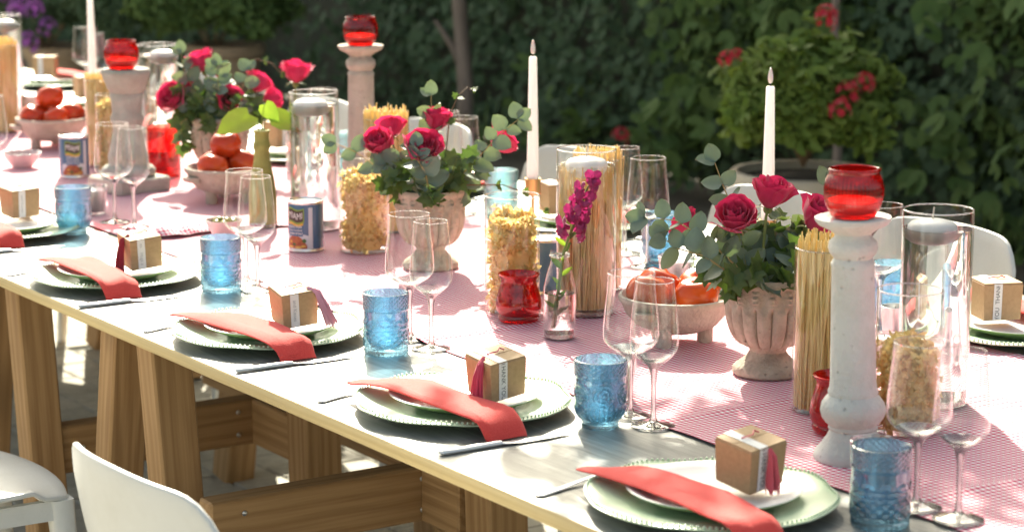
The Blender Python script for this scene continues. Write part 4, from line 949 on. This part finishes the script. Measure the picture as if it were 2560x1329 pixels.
# ------------------------------------------------------------------ bowls of tomatoes, dishes
TOM = [B().ball((0, 0, 0), .036, 28, 16, .86, lambda r, z, t: (r * (1 + .008 * cos(5 * t + s)), z + (-.004 if z > .026 else 0) * 1)).mesh('tomato_body', True, 80) for s in (0, 1.3)]
BWL = B().lathe([(0, .022), (.045, .0225), (.070, .034), (.086, .052), (.0945, .070), (.0985, .074), (.1005, .079), (.099, .084), (.094, .085), (.089, .078), (.078, .056), (.055, .040), (0, .036)], 64, jit(.02)).mesh('bowl_body', True, 50)
def bowl(x, y, rz, lb, toms, mt, which, s=1.0):
    t = T('stone_bowl', lb, 'bowl', (x, y, TZ + .004), rz, 'stone bowls of tomatoes'); t.scale = (s,) * 3
    O('bowl_body', BWL, M['stone_pink'], t)
    for k in range(3):
        a = 2 * pi * k / 3 - .9
        O('foot', B().lathe([(0, 0), (.012, 0), (.0135, .003), (.0135, .024), (.018, .032), (0, .034)], 20).mesh('foot', True, 50), M['stone_pink'], t, (.05 * cos(a), .05 * sin(a), 0))
    for sg in (-1, 1):
        O('lug_handle', B().loft([[(sg * .090, -.022, .052), (sg * .090, .022, .052), (sg * .090, .022, .066), (sg * .090, -.022, .066)], [(sg * .108, -.016, .056), (sg * .108, .016, .056), (sg * .108, .016, .067), (sg * .108, -.016, .067)], [(sg * .117, -.006, .062), (sg * .117, .006, .062), (sg * .117, .006, .068), (sg * .117, -.006, .068)]]).mesh('lug_handle', True, 60), M['stone_pink'], t)
    for i, (dx, dy, dz, l2) in enumerate(toms):
        q = T('tomato', l2, 'tomato', (x + dx * s, y + dy * s, TZ + .004 + dz * s), RU(0, 6), 'ripe tomatoes in the stone bowls'); q.rotation_euler = (RU(-.4, .4), RU(-.4, .4), RU(0, 6)); q.scale = (RU(.95, 1.06) * (1.1 if mt == 'tomato_orange' else 1.03),) * 3
        O('tomato_body', TOM[i % 2].copy() if mt != 'tomato' else TOM[i % 2], M[mt], q) if mt == 'tomato' else O('tomato_body', TOMO[i % 2], M[mt], q)
        O('scar', B().ball((0, 0, .0275), .004, 8, 4, .4).mesh('scar'), M['scar'], q)
TOMO = []
for m in TOM: c = m.copy(); TOMO.append(c)
bowl(2.407, 3.114, rad(20), 'stone bowl of orange tomatoes on three feet, left of nearest urn', [(-.048, .018, .088, 'orange tomato at the left of the near bowl'), (.006, -.046, .088, 'orange tomato at the front of the near bowl'), (.052, .004, .090, 'orange tomato at the right of the near bowl'), (.004, .054, .088, 'orange tomato at the back of the near bowl')], 'tomato_orange', 0)
bowl(2.449, 4.892, rad(5), 'stone bowl of red tomatoes beside the farthest urn', [(-.042, -.010, .088, 'left red tomato of the middle bowl'), (.045, .002, .088, 'right red tomato of the middle bowl'), (.000, .052, .086, 'rear red tomato of the middle bowl'), (.008, .022, .133, 'top red tomato of the middle bowl')], 'tomato', 1)
bowl(2.47, 5.985, rad(-10), 'stone bowl of red tomatoes at the far left', [(-.052, .004, .088, 'left tomato of the far left bowl'), (-.010, -.046, .088, 'front tomato of the far left bowl'), (.054, -.006, .088, 'right tomato of the far left bowl'), (-.010, .054, .086, 'rear tomato of the far left bowl'), (.002, .018, .135, 'top tomato of the far left bowl')], 'tomato', 2)
t = T('olive_dish', 'small pink dish of olives behind the wine glasses', 'dish', (2.217, 4.451, TZ + .005))
O('dish_body', B().lathe([(0, 0), (.020, 0), (.022, .004), (.032, .024), (.040, .040), (.0385, .041), (.030, .026), (.018, .010), (0, .009)], 40).mesh('dish_body', True, 50), M['pinkbowl'], t)
for k in range(9):
    a, r = 2.4 * k, .006 * sqrt(k) * 1.6
    q = tag(O('olive', B().lathe([(.008 * sin(pi * i / 6), -.011 * cos(pi * i / 6)) for i in range(7)], 12).mesh('olive'), M['olive'], None, (2.217 + r * cos(a), 4.451 + r * sin(a), TZ + .040 + .004 * (k < 3)), (1.5, RU(0, .5), RU(0, 6))), 'green olive ' + ('at the centre of the heap', 'left of the heap centre', 'right of the heap centre', 'behind the heap centre', 'at the front right of the heap', 'at the far left of the heap', 'at the rear right of the heap', 'at the right rim of the heap', 'at the front left of the heap')[k] + ' in the pink dish', 'olive', 'olives in the pink dish')
t = T('scalloped_dish', 'small pink scalloped dish of dark seeds at the left edge', 'dish', (2.254, 5.672, TZ + .005))
O('dish_body', B().lathe([(0, 0), (.024, 0), (.026, .004), (.040, .022), (.0475, .036), (.0465, .037), (.038, .024), (.022, .010), (0, .009)], 60, lambda r, z, t: (r * (1 + .03 * abs(sin(6 * t)) * (z / .037)), z + .002 * abs(sin(6 * t)) * (z > .03))).mesh('dish_body', True, 60), M['pinkbowl'], t)
O('rim_glaze', B().lathe([(.0476 + .0011 * cos(q * pi / 3), .0370 + .0011 * sin(q * pi / 3)) for q in range(7)], 60, lambda r, z, t: (r * (1 + .03 * abs(sin(6 * t))), z + .002 * abs(sin(6 * t)))).mesh('rim_glaze', True, 80), M['greyrim'], t)
b = B()
for k in range(46):
    a, r = 2.4 * k, .0052 * sqrt(k); b.ball((r * cos(a), r * sin(a), .025 + .004 * RU(0, 1)), RU(.003, .0045), 7, 5, .6)
kind(O('seeds', b.mesh('seeds'), M['seed'], t), 'stuff')

# ------------------------------------------------------------------ pasta jars
def jar(x, y, lb, h, r, fill, kindn, lean=0.0, nst=150, tall=0.0):
    t = T('pasta_jar', lb, 'glass jar', (x, y, TZ + .004), 0, 'clear jars of dry pasta')
    O('wall', B().lathe([(0, .001), (r - .002, .001), (r, .003), (r, h)], 56).mesh('wall', True, 50), M['glass'], t)
    O('rim', B().lathe([(r - .0012 + .0012 * cos(q * pi / 3), h + .0012 * sin(q * pi / 3)) for q in range(7)], 56).mesh('rim', True, 80), M['glass_rim'], t)
    rr = r - .004; b = B()
    if kindn == 'spaghetti':
        for k in range(nst):
            a = RU(0, 2 * pi); q = rr * (1 - .22 * random.random() ** 2 if k % 3 else RU(.1, .95)); a2 = a + RU(-.5, .5); q2 = min(rr + (.004 if fill > h else 0), q * RU(.8, 1.12)); L = fill + RU(-.010, .012) + (tall if k % 11 == 0 else 0)
            b.tube([(q * cos(a), q * sin(a), .006), (q2 * cos(a2), q2 * sin(a2), L)], .0012, 5)
        kind(O('spaghetti', b.mesh('spaghetti'), M['spag'], t), 'stuff')
        O('spaghetti_core', B().lathe([(0, .005), (rr * .78, .005), (rr * .80, fill * .95), (0, fill * .96)], 24).mesh('spaghetti_core'), M['spag_core'], t)
    else:
        def piece(p, e, s):
            rows = []; n = 9; mt = e.to_matrix()
            for i in range(n + 1):
                v = i / n; tw = v * 6.3
                rows.append([V(p) + mt @ V((u * .0068 * s * cos(tw), u * .0068 * s * sin(tw), (v - .5) * .034 * s)) for u in (-1, 0, 1)])
            b.grid(rows)
        for k in range(300):
            a = RU(0, 2 * pi); q = (rr - .008) * (1 - .25 * random.random() ** 2); z = RU(.008, fill)
            piece((q * cos(a), q * sin(a), z), Euler((RU(0, 3), RU(0, 3), RU(0, 6))), RU(.75, 1.0) if z > .012 else .6)
        for k in range(70):
            a = RU(0, 2 * pi); q = (rr - .010) * sqrt(random.random())
            piece((q * cos(a), q * sin(a), fill + RU(-.006, .012) + .008 * cos(a - 1)), Euler((RU(0, 3), RU(0, 3), RU(0, 6))), RU(.8, 1.1))
        kind(O('pasta_twists', b.mesh('pasta_twists', True, 80), M['pasta'], t), 'stuff')
        O('pasta_core', B().lathe([(0, .005), (rr * .72, .005), (rr * .74, fill * .96), (0, fill)], 24).mesh('pasta_core'), M['pasta'], t)
jar(2.399, 4.166, 'clear jar of twisted pasta beside the MIAMI can', .200, .052, .150, 'twist')
jar(2.322, 3.494, 'clear jar of twisted pasta behind the red jar', .212, .0505, .160, 'twist')
jar(2.330, 2.459, 'clear jar of pasta in front of the right water vase', .210, .0485, .118, 'twist')
jar(2.405, 5.468, 'slim jar of small pasta left of the square candlestick', .200, .030, .165, 'twist')
jar(2.310, 2.620, 'jar of long spaghetti behind the tall right candlestick', .250, .0490, .262, 'spaghetti', nst=260)
jar(2.570, 3.575, 'jar of long spaghetti behind the vase packed with spaghetti', .250, .0500, .262, 'spaghetti', nst=260)
jar(2.560, 4.345, 'jar packed with pale spaghetti behind the middle roses', .246, .0490, .258, 'spaghetti', nst=320, tall=.01)
jar(2.440, 5.590, 'jar of yellow spaghetti below the upper left candle', .225, .040, .232, 'spaghetti', nst=200)
jar(2.475, 6.365, 'jar of spaghetti at the left picture edge', .250, .048, .262, 'spaghetti', nst=240)

# ------------------------------------------------------------------ chairs
def chair_parts():
    rows = []
    for j in range(15):
        v = j / 14; row = []
        for i in range(25):
            u = -1 + 2 * i / 24; au = abs(u)
            top = .36 * (1 - .03 * au * au - max(0, au - .62) ** 3 * 2.6); z = .455 + top * v
            hw = .222 + .012 * sin(pi * v) - .008 * v
            y = u * hw * (1 - .02 * v); x = -.205 - .085 * v + .065 * au ** 2.4 * (1 - .25 * v) - .01 * sin(pi * v)
            row.append((x, y, z))
        rows.append(row)
    back = B().grid(rows).mesh('backrest', True, 80)
    rows = []
    for j in range(17):
        v = -1 + 2 * j / 16; row = []
        for i in range(17):
            u = -1 + 2 * i / 16
            f = lambda a, b_: a * sqrt(1 - .28 * b_ * b_)
            x, y = .215 * f(v, u) , .212 * f(u, v)
            row.append((x, y, .455 - .014 * (1 - u * u) * (1 - v * v) - .022 * max(0, v - .6) ** 1.4 * 1.5 + .014 * u * u * (v < .7)))
        rows.append(row)
    seat = B().grid(rows).mesh('seat', True, 80)
    legs = []
    for sx, sy in ((1, 1), (1, -1), (-1, 1), (-1, -1)):
        legs.append(B().loft([[(sx * (.172 + .03 * k) + a * w_, sy * (.168 + .022 * k) + c * w_, z) for a, c in ((-1, -.7), (-.7, -1), (.7, -1), (1, -.7), (1, .7), (.7, 1), (-.7, 1), (-1, .7))] for (k, z, w_) in ((0, .445, .022), (.25, .33, .019), (1, G, .0125))]).mesh('leg', True, 50))
    apron = B()
    apron.box((.175, 0, .43), (.016, .32, .034)); 
    return back, seat, legs, [B().box((.183, 0, .428), (.014, .33, .036)).mesh('apron', False), B().box((0, .178, .428), (.33, .014, .036)).mesh('apron', False), B().box((0, -.178, .428), (.33, .014, .036)).mesh('apron', False)]
CB, CS, CL, CA = chair_parts()
def chair(x, y, rz, lb):
    t = T('shell_chair', lb, 'chair', (x, y, 0), rz, 'white plastic chairs')
    for nme, m in (('backrest', CB), ('seat', CS)):
        o = O(nme, m, M['plastic'], t); md = o.modifiers.new('shell', 'SOLIDIFY'); md.thickness = .009; md.offset = 0
        md = o.modifiers.new('round', 'BEVEL'); md.width = .003; md.segments = 2; md.limit_method = 'ANGLE'
    for m in CL: O('leg', m, M['plastic'], t)
    for m in CA: O('apron', m, M['plastic'], t)
chair(1.47, 2.72, rad(2), 'white plastic chair seen from behind at the bottom left')
chair(1.385, 3.965, rad(-2), 'white plastic chair cut by the bottom left picture corner')
for (y, lb) in ((3.448, 'far white chair at the right picture edge'), (3.973, 'far white chair behind the nearest roses'), (4.771, 'far white chair behind the spaghetti vase'), (5.44, 'far white chair behind the middle roses'), (6.076, 'far white chair behind the pinkish candlestick'), (6.829, 'far white chair behind the farthest roses')):
    chair(3.105, y, pi + RU(-.04, .04), lb)

# ------------------------------------------------------------------ background: wall, hedge, planters, tree
wl = tag(O('garden_wall', B().box((6.75, 9, 1.8), (.22, 26, 3.6)).mesh('garden_wall', False), M['wallm']), 'dark brown old garden wall behind the creeper', 'wall')
HL = [leaf_mesh('leaf', .10, .105, 'lobed', s) for s in range(4)]
def cloud(meshes, placements):
    """join many leaves into one mesh; placements: (pos, euler, scale)"""
    vs, fs = [], []
    geo = [([tuple(v.co) for v in m.vertices], [tuple(p.vertices) for p in m.polygons]) for m in meshes]
    for (p, e, s, k) in placements:
        mt = e.to_matrix(); b0 = len(vs); gv, gf = geo[k % len(geo)]
        for v in gv: q = mt @ (V(v) * s); vs.append((q.x + p[0], q.y + p[1], q.z + p[2]))
        for f in gf: fs.append(tuple(i + b0 for i in f))
    m = bpy.data.meshes.new('leaves'); m.from_pydata(vs, [], fs); m.update()
    for p in m.polygons: p.use_smooth = True
    return m
def hrot(outx=-1):
    d = V((RU(-.5, .1), RU(-.6, .6), RU(-1, .3))); n_ = V((-.75, -.25, .45)) + V((RU(-.6, .6), RU(-.6, .6), RU(-.4, .6)))
    return face_rot(d, n_)
hedge = T('creeper_hedge', 'dark green large leaved creeper covering the wall', 'hedge', (6.4, 9, 0))
base = V((6.4, 9, 0))
def bulge(y, z): return .34 * mn.noise((y * .75, z * 1.3, 3.3)) + .14 * mn.noise((y * 2.6, z * 3.1, 7.7))
pl, dk = [], []
for k in range(22000):
    y = RU(-2, 19) if k % 3 else RU(3.5, 10); z = RU(.02, 1.5) if k % 4 else RU(1.5, 3.7)
    d = mn.noise((y * 1.1, z * 1.9, 12.1))
    if d < -.16 and random.random() < .85: continue
    if 11.5 < y < 12.7 and z < 1.5 and random.random() < .7: continue
    x = 6.38 - bulge(y, z) * .8 + RU(-.02, .16)
    rec = ((x - base.x, y - base.y, z), hrot(), RU(.4, 1.1), k)
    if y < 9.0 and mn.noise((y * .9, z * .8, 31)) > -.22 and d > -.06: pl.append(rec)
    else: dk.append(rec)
for k in range(16000):
    y = RU(5.5, 19) if k % 4 else RU(-2, 6); z = RU(.02, 1.45)
    if 11.5 < y < 12.7 and random.random() < .75: continue
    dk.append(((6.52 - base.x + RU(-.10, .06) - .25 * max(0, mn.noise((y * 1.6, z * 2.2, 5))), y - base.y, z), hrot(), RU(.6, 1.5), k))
kind(O('creeper_leaves', cloud(HL, pl), M['hedge'], hedge), 'stuff')
SM = [leaf_mesh('leaf', .055, .045, 'ivy', s) for s in range(3)]
kind(O('dark_leaves', cloud(SM, dk), M['hedge_dark'], hedge), 'stuff')
for k in range(300):
    while True:
        y = RU(4.2, 9.2); z = RU(.15, 1.15)
        if mn.noise((y * 1.1, z * 1.9, 12.1)) > -.1 and mn.noise((y * .9, z * .8, 31)) > -.22: break
    O('leaf', HL[k % 4], M['hedge'], hedge, V((6.28 - bulge(y, z) * .8 - RU(0, .14), y, z)) - base, hrot(), RU(.6, 1.2))
def plant_ball(c, rx, ry, rz, n, meshes, s0, s1, drop=0.0):
    out = []
    for k in range(n):
        a, e = RU(0, 2 * pi), math.asin(RU(-.55, 1)); q = RU(.55, 1.0) ** .5 * (1 + .55 * mn.noise((cos(a) * 1.9 + c[0], sin(a) * 1.9, e * 2.4)))
        p = V((rx * q * cos(e) * cos(a), ry * q * cos(e) * sin(a), rz * q * sin(e)))
        out.append((p, face_rot(V((RU(-1, 1), RU(-1, 1), RU(-.9, .4))), p.normalized() + V((-.2, -.4, .5)) + V((RU(-.7, .7), RU(-.7, .7), RU(-.5, .5)))), RU(s0, s1), k))
    return out
def flower_head(n=12, r=.028):
    b = B()
    for k in range(n):
        a, e = 2.4 * k, math.asin(1 - 1.5 * k / n); d = V((cos(e) * cos(a), cos(e) * sin(a), sin(e)))
        mt = d.to_track_quat('Z', 'Y').to_matrix()
        for j in range(5):
            f = 2 * pi * j / 5
            b.add([d * r + mt @ V((0, 0, 0))] + [d * r + mt @ V((.011 * cos(f + o_), .011 * sin(f + o_), .003)) for o_ in (-.5, 0, .5)], [(0, 1, 2, 3)])
    return b.mesh('flower_head', True, 80)
FH = flower_head()
GL = [leaf_mesh('leaf', .045, .050, 'lobed', s) for s in range(4)]
def planter(x, y, R, H, lb, mt):
    t = T('planter', lb, 'planter', (x, y, G), 0, 'garden planters')
    O('bowl', B().lathe([(0, 0), (R * .55, 0), (R * .58, .02), (R * .62, H * .3), (R * .80, H * .66), (R * .90, H * .84), (R * .92, H * .87)], 48, jit(.01)).mesh('bowl', True, 50), M[mt], t)
    O('rim', B().lathe([(R * .90, H * .865), (R * .99, H * .88), (R * 1.02, H * .91), (R * 1.02, H * .985), (R * .99, H), (R * .92, H), (R * .88, H * .95)], 48, jit(.008)).mesh('rim', True, 50), M[mt], t)
    O('soil', B().lathe([(R * .9, H * .94), (0, H * .96)], 24).mesh('soil'), M['soil'], t)
planter(5.099, 5.902, .25, .52, 'large weathered stone planter at the right, before the hedge', 'terracotta_grey')
planter(5.469, 10.905, .20, .53, 'brown terracotta planter at the upper left', 'terracotta')
planter(4.85, 11.62, .19, .50, 'dark brown planter under the purple flowers', 'terracotta')
def bush(name, c, rx, ry, rz, n, lb, flowers, fm, s0=.75, s1=1.5, mt='ger', stem_h=.2):
    t = T(name, lb, 'plant', c)
    kind(O('foliage', cloud(GL, plant_ball(c, rx, ry, rz, n, GL, s0, s1)), M[mt], t), 'stuff')
    for k in range(7):
        a = 2 * pi * k / 7; O('stem', B().tube([(0, 0, -rz * 1.05), (rx * .3 * cos(a), ry * .3 * sin(a), -rz * .3), (rx * .7 * cos(a), ry * .7 * sin(a), rz * .35)], .006, 5).mesh('stem'), M['stem_brown'], t)
    for (dx, dy, dz, s) in flowers:
        O('flower_head', FH if fm == 'flower_red' else FHP, M[fm], t, (dx, dy, dz), (RU(-.6, .6), RU(-.6, .6), RU(0, 6)), s)
FHP = FH.copy()
bush('geranium', (5.09, 5.905, .710), .250, .250, .205, 2700, 'olive green geranium with red blooms in the right planter', [(-.22, .14, .14, 1.0), (-.06, -.28, .06, 1.3), (-.12, -.31, .01, 1.2), (.0, -.29, .09, 1.1), (.03, -.06, .27, 1.2), (.06, -.03, .285, 1.2), (-.17, .15, .15, .8)], 'flower_red')
bush('geranium', (5.42, 10.95, .74), .40, .40, .30, 2600, 'green geranium with red blooms in the upper left planter', [(-.30, .05, .05, 1.4), (-.22, -.10, .12, 1.3), (-.15, -.3, .1, 1.5), (-.05, -.35, .16, 1.3), (-.34, .12, -.06, 1.2), (.0, -.38, .2, 1.2), (-.28, -.18, .0, .9)], 'flower_red', 1.0, 1.4, 'hedge')
bush('purple_bush', (4.80, 11.66, .72), .42, .55, .28, 2200, 'bush of small purple flowers at the top left', [(-.45 + .1 * mn.noise((k, 0, 0)) + .25 * random.random(), RU(-.55, .5), RU(-.2, .22), RU(1.1, 1.9)) for k in range(34)], 'flower_purple', .8, 1.2, 'hedge_dark')
# a bloom of the creeper
q = tag(O('creeper_bloom', FH, M['flower_red'], None, (5.93, 8.18, .26), (.3, .2, 0), 1.3), 'single red bloom low in the dark hedge', 'flower')
q.location = (6.02, 8.2, .27)
# blades
t = T('strap_plant', 'clump of long pale strap leaves beside the slim tree trunk', 'plant', (5.62, 8.72, 0))
for k in range(14):
    a = RU(0, 2 * pi); L = RU(.35, .55); o_ = RU(.10, .30)
    pts = [V((cos(a) * o_ * f ** 1.5, sin(a) * o_ * f ** 1.5, L * f - .14 * o_ * f * f)) for f in (0, .25, .5, .75, 1)]
    sd = V((-sin(a), cos(a), 0)); b = B().grid([[p - sd * .014 * (1 - i / 4.2), p + V((0, 0, -.004)), p + sd * .014 * (1 - i / 4.2)] for i, p in enumerate(pts)])
    O('strap_leaf', b.mesh('strap_leaf', True, 80), M['blade'], t)
# trees
tree = T('slim_tree', 'slim grey brown tree trunk rising in front of the dark hedge', 'tree', (5.89, 9.29, -.014))
tp = [V((0, 0, 0)), V((.02, .0, .4)), V((-.01, .02, .9)), V((0, .05, 1.7)), V((-.1, 0, 2.5)), V((-.2, -.1, 3.3))]
O('trunk', B().tube(tp, [.044, .038, .033, .030, .026, .016], 12).mesh('trunk'), M['bark'], tree)
O('limb', B().tube([(0, .0, .50), (-.035, .035, .60), (-.10, .08, .72)], [.02, .016, .008], 8).mesh('limb'), M['bark'], tree)
lm = [V((-.1, 0, 2.5)), V((-.7, -1.1, 2.82)), V((-1.5, -2.4, 2.92)), V((-2.2, -3.55, 2.84)), V((-2.61, -4.20, 2.70))]
O('limb', B().tube(lm, [.022, .018, .013, .008, .004], 8).mesh('limb'), M['bark'], tree)
for (p, d) in ((3, (-.15, -.5, -.1)), (3, (.25, -.55, -.02)), (4, (.3, -.1, .02)), (4, (-.2, .0, -.02)), (4, (.12, -.3, .03))):
    O('twig', B().tube([lm[p], lm[p] + V(d) * .5 + V((0, 0, .03)), lm[p] + V(d)], [.004, .003, .0015], 5).mesh('twig'), M['bark'], tree)
TL = [leaf_mesh('leaf', .075, .050, 'heart', s) for s in range(3)]
out = []
for (c, r, n) in ((lm[4] + V((.0, -.02, 0)), (.24, .16, .09), 190), (lm[4] + V((.17, .02, .02)), (.12, .09, .05), 50), (lm[4] + V((.02, -.33, -.04)), (.26, .12, .07), 170), (lm[4] + V((-.12, -.22, .05)), (.14, .10, .07), 60), (lm[4] + V((.10, -.48, .0)), (.26, .12, .06), 110), (lm[4] + V((.26, -.22, 0)), (.12, .12, .06), 40), (lm[4] + V((-.24, .10, 0)), (.10, .10, .06), 26), (lm[4] + V((-.08, .30, .0)), (.06, .06, .05), 8)):
    for k in range(n):
        p = c + V((RU(-1, 1) * r[0], RU(-1, 1) * r[1], RU(-1, 1) * r[2]))
        out.append((p, face_rot(V((RU(-1, 1), RU(-1, 1), RU(-1, .2))), V((RU(-.6, .6), RU(-.6, .6), 1))), RU(.6, 1.0), k))
for k in range(420):
    p = V((-.2, -.1, 3.1)) + V((RU(-.7, .7), RU(-.7, .7), RU(-.45, .6)))
    out.append((p, face_rot(V((RU(-1, 1), RU(-1, 1), RU(-1, .2))), V((RU(-.6, .6), RU(-.6, .6), 1))), RU(.7, 1.2), k))
O('crown', cloud(TL, out), M['hedge'], tree)
t2 = T('bare_sapling', 'thin bare sapling stem at the top right of the hedge', 'tree', (5.93, 6.70, -.014))
O('trunk', B().tube([(0, 0, 0), (.02, .0, .5), (0, .02, 1.0), (-.03, .03, 1.8)], [.02, .017, .014, .008], 8).mesh('trunk'), M['bark'], t2)
O('limb', B().tube([(.0, .01, .95), (.06, -.05, 1.2), (.10, -.1, 1.5)], [.009, .007, .004], 6).mesh('limb'), M['bark'], t2)
